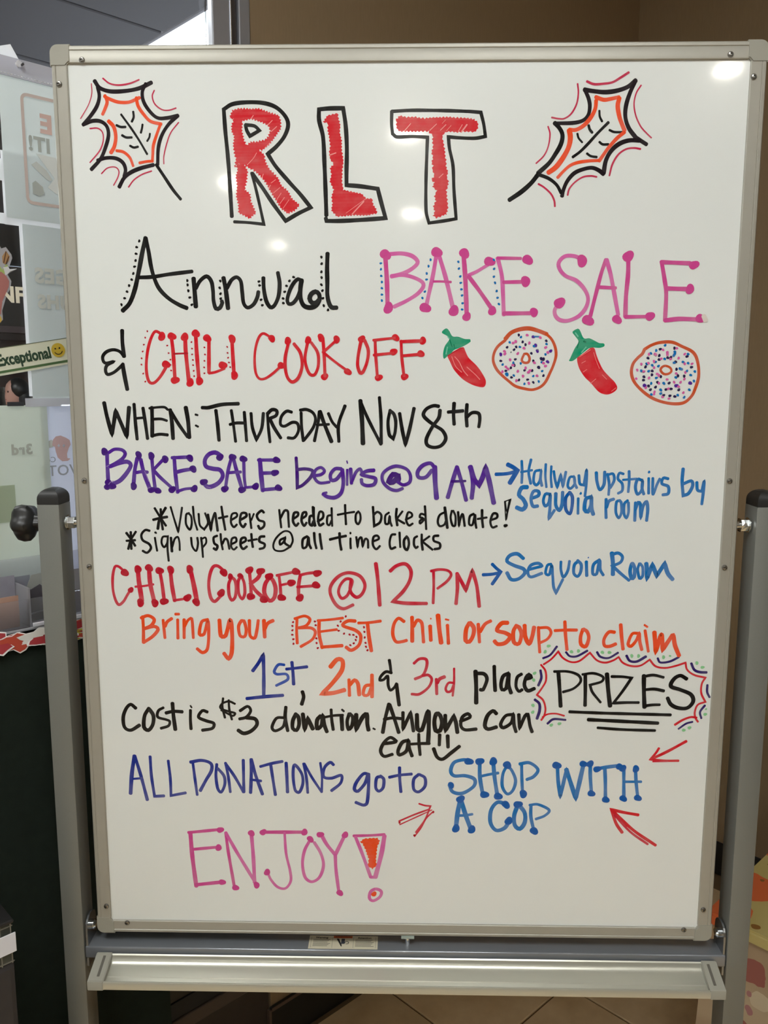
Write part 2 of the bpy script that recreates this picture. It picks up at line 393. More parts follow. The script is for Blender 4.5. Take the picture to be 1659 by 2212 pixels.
# landscape flyer, seen from its back
fl = sheet('flyer', 'landscape flyer hung on the glass, red framed print showing through mirrored', -0.5494, -0.2700, 1.6914, 1.9070, GY - 0.004, m_pap, 'flyer')
ox, oz = -0.5494, 1.6914
fb = frame_path(bmesh.new(), [(x - ox, z - oz) for x, z in rrect(-0.5165, -0.30, 1.718, 1.8765, 0.008)], 0.0048, -0.0026)
obj('printed_frame', fb, m_fred, fl)
obj('lettering', place(text_mesh('E', 0.0265 / 0.7, 0.0016, mirror=True), -0.4715 - ox, -0.0028, 1.8262 - oz), mat('faded_red_letter', s2l(216, 186, 178), 0.8), fl)
obj('lettering', place(fitw(text_mesh('IT!', 0.0205 / 0.7, 0.0012, mirror=True, space=1.1), 0.0325), -0.4765 - ox, -0.0028, 1.7970 - oz), m_fgrey, fl)
decal(fl, 'printed_picture', [(-0.508, 1.775), (-0.50, 1.781), (-0.485, 1.770), (-0.476, 1.757), (-0.482, 1.755), (-0.495, 1.764)], -0.0028, m_fgrey2, ox, oz)
decal(fl, 'printed_picture', [(-0.508, 1.748), (-0.503, 1.752), (-0.492, 1.744), (-0.490, 1.735), (-0.497, 1.730), (-0.508, 1.732)], -0.0028, m_fgrey, ox, oz)
decal(fl, 'printed_picture', [(-0.50, 1.793), (-0.44, 1.79), (-0.42, 1.735), (-0.462, 1.731), (-0.484, 1.745), (-0.472, 1.76)], -0.0027, mat('faded_pale', s2l(218, 222, 220), 0.8), ox, oz)
obj('tape_strip', B(-0.004, 0.30, -0.0035, -0.001, 0.206, 0.2335), clear('tape_strip', (0.80, 0.80, 0.86), 0.09, 0.2, 0.5), fl)
for k in range(60):
    pass
obj('perforation', (lambda b: [box(b, -0.002 + 0.005 * k, 0.0005 + 0.005 * k, -0.0042, -0.0036, 0.2085, 0.2097) for k in range(60)] and b)(bmesh.new()), m_pap2, fl, kind='stuff')
hk = thing('suction_hook', 'small clear hook with a dark pin holding the landscape flyer', 'hook', wl(-0.519, 0.0028, 1.917), R45)
obj('disc', cyl(bmesh.new(), (0, -0.002, 0), 'Y', 0.0045, 0.003, 20, bevel=0.0008), m_pap2, hk, True)
obj('pin', cyl(bmesh.new(), (0.0035, -0.006, -0.001), 'Y', 0.0018, 0.006, 12), mat('dark_metal', (0.12, 0.12, 0.13), 0.4, 0.8), hk, True)
fp = thing('paper_scrap', 'tilted white paper corner sticking up above the landscape flyer', 'paper', wl(-0.60, GY - 0.0005, 1.905), R45)
obj('paper', slab(bmesh.new(), [(0, 0), (0.012, 0.016), (0.0735, 0.0405), (0.088, 0.0165), (0.0888, 0.0)], 0, -0.0003), m_pap2, fp)
# portrait flyer with faint mirrored letters
f2 = sheet('flyer', 'portrait flyer with faint grey mirrored lettering, left of the board frame', -0.5262, -0.3103, 1.4060, 1.6850, GY - 0.003, m_pap, 'flyer')
ox, oz = -0.5262, 1.4060
obj('lettering', place(text_mesh('GES', 0.0215 / 0.7, 0.0014, mirror=True, space=1.12), -0.4565 - ox, -0.0028, 1.5985 - oz), mat('faint_print', s2l(208, 213, 208), 0.8), f2)
obj('lettering', place(text_mesh('UHS', 0.0195 / 0.7, 0.0014, mirror=True, space=1.1), -0.4545 - ox, -0.0028, 1.5595 - oz), mat('faint_print', s2l(208, 213, 208), 0.8), f2)
# window lettering NF (end of a word cut by the flyers)
nf = obj('window_lettering', place(text_mesh('NF', 0.0232 / 0.7, 0.0011, extrude=0.0003), 0, 0, 0), mat('letter_cream', s2l(240, 234, 214), 0.6))
nf.location = wl(-0.5690, GY - 0.0005, 1.5655); nf.rotation_euler = (0, 0, R45)
tag(nf, 'cream letters NF on the dark glass at the left picture edge', 'sign')
# autumn decal
dk = thing('window_decal', 'autumn decal with a striped orange leaf and pink body on the glass', 'decal', wl(-0.60, GY, 1.5), R45)
def dec(name, px, m, y): return obj(name, slab(bmesh.new(), [(u + 0.60, z - 1.5) for u, z in px], y, y - 0.0003), m, dk)
dec('backing', [(-0.564, 1.6543), (-0.5592, 1.6447), (-0.5521, 1.6475), (-0.5445, 1.6374), (-0.5435, 1.632), (-0.55, 1.6162), (-0.5487, 1.6149), (-0.5375, 1.616), (-0.5491, 1.6094), (-0.5521, 1.6063), (-0.547, 1.5971), (-0.5491, 1.5858), (-0.5554, 1.5756), (-0.5638, 1.5514), (-0.5634, 1.5375), (-0.5706, 1.5316), (-0.572, 1.5308)], mat('decal_backing', s2l(172, 172, 178), 0.5), -0.0003)
dec('leaf', [(-0.5586, 1.6331), (-0.5525, 1.642), (-0.5474, 1.6343), (-0.5493, 1.6272), (-0.5552, 1.6212), (-0.5585, 1.6236)], mat('decal_orange', s2l(178, 138, 92), 0.5), -0.0008)
dec('leaf_vein', [(-0.5578, 1.6236), (-0.5532, 1.6412), (-0.552, 1.6407), (-0.5565, 1.6231)], mat('decal_brown', s2l(92, 60, 44), 0.5), -0.0012)
dec('leaf_vein', [(-0.5545, 1.6226), (-0.5496, 1.6341), (-0.5483, 1.6335), (-0.5531, 1.6221)], mat('decal_brown', s2l(92, 60, 44), 0.5), -0.0012)
dec('grass_tuft', [(-0.5667, 1.6132), (-0.5623, 1.6177), (-0.5599, 1.6125), (-0.5538, 1.6213), (-0.5511, 1.6202), (-0.5544, 1.613), (-0.5576, 1.6058), (-0.5646, 1.6052), (-0.5671, 1.6063)], mat('decal_green', s2l(168, 190, 110), 0.5), -0.0008)
dec('feather', [(-0.5583, 1.6167), (-0.5513, 1.6188), (-0.5487, 1.6149), (-0.5374, 1.6167), (-0.5483, 1.6115), (-0.552, 1.6077), (-0.5556, 1.6046)], m_pap2, -0.0013)
dec('body', [(-0.567, 1.6091), (-0.5614, 1.6096), (-0.5549, 1.6047), (-0.5506, 1.5968), (-0.5518, 1.5884), (-0.5573, 1.5768), (-0.563, 1.5653), (-0.5663, 1.5457), (-0.5712, 1.544)], mat('decal_pink', s2l(178, 116, 110), 0.5), -0.0010)
dec('foot', [(-0.5712, 1.5447), (-0.5671, 1.5429), (-0.5654, 1.5374), (-0.5678, 1.5331), (-0.5719, 1.5322)], mat('decal_yellow', s2l(208, 172, 84), 0.5), -0.0015)
dec('green_patch', [(-0.5648, 1.642), (-0.5616, 1.6403), (-0.5624, 1.6361), (-0.5653, 1.6352)], mat('decal_green', s2l(168, 190, 110), 0.5), -0.0012)
# slanted banner
bn = thing('banner_strip', 'slanted cream strip reading Exceptional with a smiling yellow face', 'sign', wl(-0.5746, GY - 0.006, 1.4516), R45)
BR = math.radians(10.5)
def rot_place(o): o.rotation_euler = (0, -BR, 0); return o
rot_place(obj('card', B(-0.20, 0.22, -0.0006, 0.0, 0.0, 0.0415), mat('banner_cream', s2l(238, 240, 218), 0.6, trans=0.1), bn))
rot_place(obj('green_band', B(-0.20, 0.22, -0.0010, -0.0006, 0.0035, 0.0072), mat('banner_green', s2l(84, 116, 74), 0.6), bn))
rot_place(obj('dark_edge', B(-0.20, 0.22, -0.0010, -0.0006, 0.0408, 0.0418), mat('banner_edge', s2l(110, 120, 92), 0.6), bn))
rot_place(obj('lettering', place(fitw(text_mesh('Exceptional', 0.0245, 0.0009), 0.0850), -0.0005, -0.0008, 0.0148), mat('banner_text', s2l(48, 74, 54), 0.6), bn))
sm = rot_place(obj('smiling_face', cyl(bmesh.new(), (0.0985, -0.0010, 0.0245), 'Y', 0.0112, 0.0008, 28), mat('face_yellow', s2l(214, 184, 62), 0.5), bn))
obj('eye', cyl(bmesh.new(), (0.0940, -0.0016, 0.0275), 'Y', 0.0013, 0.0005, 12), m_black, sm)
obj('eye', cyl(bmesh.new(), (0.1010, -0.0016, 0.0275), 'Y', 0.0013, 0.0005, 12), m_black, sm)
def arc_bm(cx, cz, r, a0, a1, w, y):
    bm = bmesh.new(); A = []; Bv = []
    for i in range(15):
        a = math.radians(a0 + (a1 - a0) * i / 14); A.append(bm.verts.new((cx + (r - w / 2) * math.cos(a), y, cz + (r - w / 2) * math.sin(a)))); Bv.append(bm.verts.new((cx + (r + w / 2) * math.cos(a), y, cz + (r + w / 2) * math.sin(a))))
    for i in range(14): bm.faces.new((A[i], A[i + 1], Bv[i + 1], Bv[i]))
    return bm
obj('mouth', arc_bm(0.0982, 0.0245, 0.0066, 200, 340, 0.0012, -0.0017), m_black, sm)
# lower sheets
f3 = sheet('flyer', 'large plain sheet with a faint mirrored 3rd, low on the glass', -0.8000, -0.5060, 1.1260, 1.4060, GY - 0.0062, mat('paper_greenish', s2l(230, 236, 228), 0.7, var=0.03, scale=14, trans=0.4), 'flyer')
obj('lettering', place(text_mesh('3rd', 0.0225, 0.0008, mirror=True, space=1.08), 0.2665, -0.0030, 1.3290 - 1.126), mat('faded_dark', s2l(176, 181, 174), 0.8), f3)
f4 = sheet('flyer', 'bluish white poster with a mirrored VOTE and a faded pepper', -0.5140, -0.2980, 1.1300, 1.4040, GY - 0.002, m_papb, 'flyer')
obj('lettering', place(text_mesh('VOTE', 0.0172 / 0.7, 0.0002, mirror=True, space=1.05), 0.0555, -0.0026, 1.2905 - 1.13), mat('faded_slate', s2l(176, 182, 192), 0.8), f4)
def dec4(name, px, m, y): return obj(name, slab(bmesh.new(), [(u + 0.514, z - 1.13) for u, z in px], y, y - 0.0002), m, f4)
dec4('printed_pepper', [(-0.4981, 1.3497), (-0.4933, 1.3547), (-0.4855, 1.3559), (-0.4764, 1.3518), (-0.4705, 1.3477), (-0.4694, 1.3401), (-0.4728, 1.3349), (-0.4763, 1.3259), (-0.476, 1.3182), (-0.4707, 1.3171), (-0.4755, 1.3136), (-0.4848, 1.3134), (-0.4921, 1.3199), (-0.4947, 1.3299), (-0.4957, 1.3375), (-0.5001, 1.3407)], mat('faded_pepper', s2l(214, 184, 188), 0.8), -0.0028)
obj('lettering', place(text_mesh('Co', 0.0125, 0.0001, mirror=True), 0.0190, -0.0024, 1.3130 - 1.13), mat('faded_slate', s2l(176, 182, 192), 0.8), f4)
dec4('printed_leaf', [(-0.5059, 1.347), (-0.5011, 1.3498), (-0.4967, 1.3466), (-0.4988, 1.3377), (-0.5049, 1.3365)], m_fgrey2, -0.0026)
for cx in (130, 141):
    dec4('printed_eye', ({130: [(-0.4919, 1.3396), (-0.4893, 1.3425), (-0.4872, 1.3394), (-0.4897, 1.3365)], 141: [(-0.4834, 1.3392), (-0.4808, 1.3421), (-0.4787, 1.339), (-0.4813, 1.336)]}[cx]), m_papb, -0.0032)
nt_ = sheet('paper_note', 'small pale green note behind the large plain sheet', -0.7000, -0.5650, 1.2225, 1.2812, GY - 0.0085, mat('note_green', s2l(208, 218, 198), 0.7, trans=0.2), 'note', curl=0.0005)
t1 = thing('tape_strip', 'clear tape running above the lower sheets on the glass', 'tape', wl(-0.62, GY - 0.0075, 1.4035), R45)
obj('tape', B(0, 0.035, -0.0003, 0, 0, 0.0135), m_tape, t1); obj('tape', B(0.080, 0.17, -0.0003, 0, 0, 0.0135), m_tape, t1)
ld = thing('label_plate', 'dark label plate on the glass under the woman\'s head', 'label', wl(-0.5690, GY - 0.0100, 1.4050), R45)
obj('plate', B(0, 0.0255, -0.0008, 0, 0, 0.0065, bevel=0.0003), mat('dark_slate', s2l(52, 54, 60), 0.4), ld)
st = thing('plastic_strip', 'pale lavender plastic strip along the bottom of the sheets', 'strip', wl(-0.80, GY - 0.0125, 1.1150), R45)
obj('strip', B(0, 0.2475, -0.001, 0, 0, 0.019, bevel=0.0003), clear('lavender_plastic', (0.78, 0.79, 0.86), 0.09, 0.15, 0.6), st)
# folded papers standing behind the holder
for k, (a, lab) in enumerate((([(-0.553, 1.1348), (-0.5265, 1.1369), (-0.5292, 1.0921), (-0.5513, 1.0649), (-0.5633, 1.0866), (-0.5558, 1.1122), (-0.5614, 1.1163)], 'grey sheet leaning on the glass above the leaflet holder'), ([(-0.5281, 1.1115), (-0.5317, 1.0493), (-0.5596, 1.0743), (-0.5469, 1.0875)], 'folded grey sheet leaning in front of the other behind the post'))):
    o0 = min(p[0] for p in a); z0 = min(p[1] for p in a)
    l = thing('leaning_paper', lab, 'paper', wl(o0, -0.010 - 0.006 * k, z0), R45)
    obj('paper', slab(bmesh.new(), [(u - o0, z - z0) for u, z in a] , 0, -0.0006), m_pap if k else mat('paper_mid', s2l(176, 178, 172), 0.7, trans=0.2), l)
# ------------------------------------------------------------------ acrylic leaflet holder and garland
m_acr = clear('acrylic', (0.90, 0.90, 0.93), 0.12, 0.05, 0.10)
m_acre = mat('acrylic_edge', s2l(210, 210, 216), 0.15, trans=0.5)
ah = thing('leaflet_holder', 'clear acrylic leaflet holder on the counter behind the left post', 'holder', wl(-0.567, -0.02, 1.06500), R45)
obj('back_panel', B(-0.12, 0.115, 0.012, 0.015, 0, 0.10, bevel=0.0005), m_acr, ah)
obj('front_panel', B(-0.12, 0.115, -0.045, -0.042, 0, 0.045, bevel=0.0005), m_acr, ah)
obj('base', B(-0.12, 0.115, -0.048, 0.015, -0.004, 0.0, bevel=0.001), m_acre, ah)
obj('side_panel', B(-0.013, -0.0095, -0.045, 0.012, 0.0, 0.062, bevel=0.0006), m_acre, ah)
obj('side_panel', B(0.1115, 0.115, -0.045, 0.012, 0.0, 0.062, bevel=0.0006), m_acre, ah)
obj('front_lip', B(-0.009, 0.1115, -0.049, -0.045, 0.0, 0.0065, bevel=0.001), mat('acrylic_white', (0.85, 0.85, 0.9), 0.2), ah)
obj('rib', tube(bmesh.new(), [(-0.009, -0.043, 0.020), (0.006, -0.043, 0.0225), (0.012, -0.043, 0.022)], 0.0012, 8), m_acre, ah, True)
for k, (c, lab, x0, x1, z1) in enumerate((((200, 160, 140), 'peach leaflet in the clear holder at the left picture edge', -0.075, -0.0225, 0.050), ((178, 168, 110), 'olive yellow leaflet in the clear holder in front', -0.080, -0.018, 0.028), ((150, 148, 160), 'lavender grey leaflet standing tall at the back of the clear holder', -0.085, -0.0145, 0.075))):
    l = thing('leaflet', lab, 'leaflet', wl(-0.567, -0.02, 1.06502), R45)
    obj('paper', B(x0, x1, -0.030 + 0.012 * k * (1 if k < 2 else 1.4), -0.0285 + 0.012 * k * (1 if k < 2 else 1.4), 0.0003, z1), mat('leaflet_%d' % k, s2l(*c), 0.6, var=0.15, scale=50), l)
    if k == 1: obj('orange_corner', B(x0, x0 + 0.03, -0.0192, -0.0187, 0.001, 0.010), mat('leaflet_orange', s2l(222, 166, 70), 0.6), l)
gp = thing('paper_scrap', 'dark grey crumpled sheet lying inside the clear holder', 'paper', wl(-0.567, -0.02, 1.0654), R45)
obj('paper', slab(bmesh.new(), [(-0.004, 0.0), (0.105, 0.0), (0.098, 0.022), (0.070, 0.044), (0.040, 0.036), (0.018, 0.058), (-0.004, 0.048)], -0.012, -0.0135), mat('grey_film', s2l(92, 88, 94), 0.35, var=0.4, scale=45), gp)
gl = thing('leaf_garland', 'row of cut-out autumn leaves in red, white and yellow on the counter edge', 'garland', wl(-0.60, -0.106, 1.0610), R45)
random.seed(3)
cols = [('leaf_red', s2l(158, 40, 46)), ('leaf_rust', s2l(178, 66, 46)), ('leaf_yellow', s2l(186, 182, 62)), ('leaf_white', s2l(232, 232, 228)), ('leaf_dark_red', s2l(140, 28, 36))]
def leaf_poly(r, seed):
    rd = random.Random(seed); out = []
    for i in range(22):
        a = 2 * PI * i / 22; rr = r * (0.62 + 0.38 * abs(math.cos(2.5 * a))) * (0.9 + 0.2 * rd.random()) * (1 if i % 2 else 0.86)
        out.append((rr * 1.5 * math.cos(a), rr * 0.62 * math.sin(a)))
    return out
def leaf(x, z, r, ci, k):
    M = Matrix.Translation((x, -0.0012 * (k % 5) - 0.003, z)) @ Matrix.Rotation(math.radians(-28 + 14 * (k % 3)), 4, 'X') @ Matrix.Rotation(random.uniform(-0.3, 0.3), 4, 'Y')
    bm = slab(bmesh.new(), [(a * 1.10, b * 1.14) for a, b in leaf_poly(r * 1.15, k)], 0.0002, 0.0); bmesh.ops.transform(bm, matrix=M, verts=bm.verts[:])
    bk = obj('leaf', bm, mat('leaf_white', s2l(232, 232, 228), 0.6), gl)
    bm = slab(bmesh.new(), leaf_poly(r * 1.15, k), -0.0004, -0.0007); bmesh.ops.transform(bm, matrix=M, verts=bm.verts[:])
    obj('leaf_print', bm, mat(cols[ci][0], cols[ci][1], 0.55), bk)
k = 0
for x, z, r, ci in ((-0.05, 0.001, 0.024, 0), (-0.02, -0.002, 0.02, 1), (0.012, 0.0, 0.018, 3), (0.030, -0.002, 0.022, 0), (0.046, -0.007, 0.019, 4), (0.058, 0.004, 0.018, 1), (0.072, -0.003, 0.020, 1), (0.086, 0.002, 0.018, 0), (0.094, -0.006, 0.018, 2), (0.118, -0.003, 0.022, 2), (0.145, 0.0, 0.022, 0), (0.175, -0.003, 0.022, 1), (-0.09, 0.0, 0.024, 1), (0.205, -0.001, 0.022, 3)):
    leaf(x, z, r, ci, k); k += 1
# wire basket with a white card at the lower left
bk = thing('waste_bin', 'tall dark bin with a mesh rim and white card, low at the left picture edge', 'bin', wl(-0.712, -0.300, 0.0), R45)
obj('body', B(-0.34, 0.0, 0.0, 0.125, 0.0, 0.690, bevel=0.008), mat('bin_dark', s2l(52, 50, 52), 0.6, var=0.3, scale=30), bk)
bm = bmesh.new()
for k_ in range(26):
    box(bm, -0.335 + 0.0132 * k_, -0.3335 + 0.0132 * k_, -0.001, 0.0, 0.690, 0.748)
for k_ in range(5):
    box(bm, -0.338, -0.002, -0.0015, -0.0002, 0.692 + 0.0125 * k_, 0.6932 + 0.0125 * k_)
obj('mesh_side', bm, mat('basket_wire', s2l(128, 128, 122), 0.4, 0.4), bk, kind='stuff')
obj('mesh_backing', B(-0.335, -0.003, 0.004, 0.12, 0.690, 0.742), mat('basket_inner', s2l(82, 84, 76), 0.8, var=0.3, scale=80), bk)
obj('rim', B(-0.34, 0.0, -0.003, 0.125, 0.746, 0.751, bevel=0.002), m_black, bk)
obj('card', B(-0.30, 0.0005, -0.0040, -0.0025, 0.7065, 0.7330, bevel=0), mat('card_white', s2l(225, 227, 236), 0.6), bk)['label'] = 'white card on the bin'


# ================================================================== OFFICE INTERIOR: hutch and woman
m_wood = mat('brown_wood', s2l(104, 74, 60), 0.5, var=0.2, scale=12, stretch=(1, 1, 8))
m_woodd = mat('brown_wood_dark', s2l(62, 46, 40), 0.5, var=0.2, scale=12)
HU, HY = 1.75, 7.6
ht = thing('office_hutch', 'brown wooden hutch behind the office glass beyond the letters NF', 'cabinet', wl(HU, HY, 0), R45)
obj('back_panel', B(-2.2, 0.9, 0.36, 0.40, 0.0, 1.98), m_wood, ht)
obj('top', B(-2.25, 0.95, -0.02, 0.42, 1.98, 2.05, bevel=0.006), mat('hutch_top', s2l(120, 104, 104), 0.5), ht)
obj('crown', B(-2.22, 0.92, 0.0, 0.05, 1.90, 1.98, bevel=0.01), m_woodd, ht)
obj('side_panel', B(-2.22, -2.18, 0.0, 0.36, 0.0, 1.90), m_wood, ht); obj('side_panel', B(0.88, 0.92, 0.0, 0.36, 0.0, 1.90), m_woodd, ht)
obj('shelf', B(-2.18, 0.88, 0.03, 0.36, 1.10, 1.13), m_woodd, ht)
obj('shelf', B(-2.18, 0.88, 0.03, 0.36, 1.58, 1.61), m_woodd, ht)
obj('worktop', B(-2.25, 0.95, -0.35, 0.36, 0.72, 0.76, bevel=0.005), m_wood, ht)
obj('divider', B(0.02, 0.06, 0.02, 0.36, 1.13, 1.58), mat('grey_steel', s2l(120, 120, 118), 0.4, 0.4), ht)
for k2, (a, b, c) in enumerate(((-0.9, -0.62, (206, 176, 150)), (-0.55, -0.28, (222, 212, 196)), (-0.2, 0.0, (196, 120, 84)), (0.10, 0.34, (214, 206, 190)), (0.4, 0.7, (120, 116, 110)))):
    bx = thing('storage_box', ['peach', 'cream', 'rust', 'pale', 'grey'][k2] + ' storage box on the hutch shelf inside the office', 'box', wl(HU, HY, 1.13), R45)
    obj('body', B(a, b, 0.05, 0.33, 0.0, 0.26, bevel=0.006), mat('boxc_%d' % k2, s2l(*c), 0.6), bx); obj('lid', B(a - 0.005, b + 0.005, 0.045, 0.335, 0.26, 0.30, bevel=0.006), mat('boxl_%d' % k2, s2l(*[min(255, v + 14) for v in c]), 0.6), bx)
# a dark haired woman seen in profile, standing in the office
def skin_body(name, joints, bones, m, parent, sub=2):
    """one continuous skinned surface: joints {name: (xyz, radius)}"""
    me = bpy.data.meshes.new(name); names = list(joints); idx = {n: i for i, n in enumerate(names)}
    me.from_pydata([joints[n][0] for n in names], [(idx[a], idx[b]) for a, b in bones], [])
    o = bpy.data.objects.new(name, me); COL.objects.link(o); o.parent = parent
    md = o.modifiers.new('skin', 'SKIN'); md.use_smooth_shade = True
    sk = me.skin_vertices[0] if me.skin_vertices else None
    if sk is None:
        bm_ = bmesh.new(); bm_.from_mesh(me); bm_.verts.layers.skin.verify(); bm_.to_mesh(me); bm_.free()
    for n in names:
        v = me.skin_vertices[0].data[idx[n]]; r = joints[n][1]; v.radius = r if isinstance(r, tuple) else (r, r); v.use_root = (n == names[0])
    sd = o.modifiers.new('sub', 'SUBSURF'); sd.levels = sub; sd.render_levels = sub
    dg = bpy.context.evaluated_depsgraph_get(); dg.update()
    m2 = bpy.data.meshes.new_from_object(o.evaluated_get(dg)); o.modifiers.clear(); o.data = m2; o.name = name
    for p in m2.polygons: p.use_smooth = True
    m2.materials.append(m); return o
PU, PY_ = 1.73, 6.19
per = thing('person', 'woman with dark tied-back hair in profile behind the office glass', 'person', wl(PU, PY_, 0), R45)
m_skin = mat('skin', s2l(206, 158, 142), 0.5); m_hair = mat('hair', (0.010, 0.009, 0.010), 0.38, var=0.3, scale=90, stretch=(1, 1, 0.2)); m_top = mat('black_top', (0.014, 0.014, 0.017), 0.8)
H_ = 1.385          # centre of the head
J = {'pelvis': ((0, 0, 0.86), (0.13, 0.10)), 'waist': ((0.0, 0, 1.0), (0.11, 0.09)), 'chest': ((-0.01, 0, 1.14), (0.13, 0.10)), 'collar': ((-0.02, 0, 1.22), (0.07, 0.06)), 'neck': ((-0.02, 0, 1.27), 0.045), 'skull': ((-0.02, 0, 1.35), 0.05)}
BN = [('pelvis', 'waist'), ('waist', 'chest'), ('chest', 'collar'), ('collar', 'neck'), ('neck', 'skull')]
for s_, n_ in ((-1, 'l'), (1, 'r')):
    J['sho' + n_] = ((-0.02, s_ * 0.15, 1.20), 0.052); J['elb' + n_] = ((-0.06, s_ * 0.19, 0.95), 0.038); J['wri' + n_] = ((-0.27, s_ * 0.15, 0.93), 0.024); J['palm' + n_] = ((-0.34, s_ * 0.14, 0.93), 0.026)
    BN += [('collar', 'sho' + n_), ('sho' + n_, 'elb' + n_), ('elb' + n_, 'wri' + n_), ('wri' + n_, 'palm' + n_)]
    J['hip' + n_] = ((0, s_ * 0.09, 0.80), 0.085); J['kne' + n_] = ((-0.03, s_ * 0.10, 0.45), 0.055); J['ank' + n_] = ((0, s_ * 0.10, 0.09), 0.036); J['toe' + n_] = ((-0.16, s_ * 0.11, 0.035), 0.032)
    BN += [('pelvis', 'hip' + n_), ('hip' + n_, 'kne' + n_), ('kne' + n_, 'ank' + n_), ('ank' + n_, 'toe' + n_)]
    for f_ in range(5):
        a_ = (-0.036 + 0.018 * f_) if f_ < 4 else s_ * -0.05; ln = (0.060, 0.070, 0.066, 0.052, 0.04)[f_]
        b0 = 'fa%d' % f_ + n_; b1 = 'fb%d' % f_ + n_
        J[b0] = ((-0.355 - ln * 0.4 + (0.05 if f_ == 4 else 0), s_ * 0.14 + a_, 0.930), 0.009); J[b1] = ((-0.355 - ln + (0.05 if f_ == 4 else 0), s_ * 0.14 + a_ * 1.1, 0.912), 0.0075)
        BN += [('palm' + n_, b0), (b0, b1)]
skin_body('body', J, BN, m_skin, per)
# head built ring by ring, facing local -x
def head_bm():
    bm = bmesh.new(); rings = []
    prof_ = [(-0.112, 0.020, -0.035), (-0.105, 0.040, -0.030), (-0.090, 0.052, -0.020), (-0.065, 0.062, -0.010), (-0.035, 0.070, 0.0), (0.0, 0.076, 0.004), (0.035, 0.077, 0.008), (0.070, 0.070, 0.010), (0.098, 0.050, 0.010), (0.112, 0.022, 0.010)]
    for h, r, off in prof_:
        ring = []
        for i in range(28):
            a = 2 * PI * i / 28; x = math.cos(a) * r * 1.22 + off; y = math.sin(a) * r * 0.96
            fr = max(0.0, -math.cos(a)) ** 14                               # the front line carries the profile
            x -= fr * (0.022 * math.exp(-((h + 0.022) / 0.016) ** 2) + 0.008 * math.exp(-((h + 0.062) / 0.010) ** 2) + 0.012 * math.exp(-((h + 0.100) / 0.014) ** 2)) - fr * 0.006 * math.exp(-((h - 0.008) / 0.010) ** 2)
            ring.append(bm.verts.new((x, y, H_ + h)))
        rings.append(ring)
    for k in range(len(rings) - 1):
        for i in range(28): bm.faces.new((rings[k][i], rings[k][(i + 1) % 28], rings[k + 1][(i + 1) % 28], rings[k + 1][i]))
    bm.faces.new(rings[0][::-1]); bm.faces.new(rings[-1])
    bmesh.ops.subdivide_edges(bm, edges=bm.edges[:], cuts=1, smooth=0.6, use_grid_fill=True)
    return bm
hd = obj('head', head_bm(), m_skin, per, True)
for s_ in (-1, 1):
    obj('eye', lathe(bmesh.new(), [(0.001, -0.006), (0.008, -0.003), (0.009, 0), (0.008, 0.003), (0.001, 0.006)], (-0.078, s_ * 0.030, H_ + 0.006), 'X', 14), mat('eye_dark', (0.03, 0.02, 0.02), 0.2), hd, True)
    obj('ear', lathe(bmesh.new(), [(0.004, -0.007), (0.022, -0.004), (0.024, 0.002), (0.010, 0.006)], (0.012, s_ * 0.072, H_ - 0.005), 'Y', 16), m_skin, hd, True)
obj('mouth', lathe(bmesh.new(), [(0.001, -0.018), (0.004, -0.009), (0.0045, 0), (0.004, 0.009), (0.001, 0.018)], (-0.090, 0, H_ - 0.062), 'Y', 10), mat('lips', s2l(176, 92, 92), 0.4), hd, True)
def ell(bm, c, r, seg=20):
    res = bmesh.ops.create_uvsphere(bm, u_segments=seg, v_segments=14, radius=1.0)
    for v in res['verts']: v.co = Vector((c[0] + v.co.x * r[0], c[1] + v.co.y * r[1], c[2] + v.co.z * r[2]))
    return bm
bm = bmesh.new(); ell(bm, (0.020, 0, H_ + 0.030), (0.092, 0.100, 0.100)); ell(bm, (0.048, 0, H_ - 0.035), (0.072, 0.092, 0.088))
hr = obj('hair', bm, m_hair, per, True)
obj('ponytail', tube(bmesh.new(), [(0.11, 0, H_ + 0.03), (0.16, 0.0, H_ + 0.055), (0.205, 0.0, H_ + 0.035), (0.225, 0, H_ - 0.02), (0.215, 0, H_ - 0.10)], 0.030, 12), m_hair, hr, True)
bm = bmesh.new()
cl_j = {k_: (v_[0], tuple(q * 1.16 for q in v_[1]) if isinstance(v_[1], tuple) else v_[1] * 1.22) for k_, v_ in J.items() if k_ in ('pelvis', 'waist', 'chest', 'collar', 'shol', 'shor', 'elbl', 'elbr', 'hipl', 'hipr')}
bm.free()
skin_body('shirt', cl_j, [b_ for b_ in BN if b_[0] in cl_j and b_[1] in cl_j], m_top, per)
tr_j = {k_: (v_[0], v_[1] * 1.2 if not isinstance(v_[1], tuple) else v_[1]) for k_, v_ in J.items() if k_ in ('pelvis', 'hipl', 'hipr', 'knel', 'kner', 'ankl', 'ankr')}
skin_body('trousers', tr_j, [b_ for b_ in BN if b_[0] in tr_j and b_[1] in tr_j], mat('trousers', (0.02, 0.02, 0.03), 0.9), per)


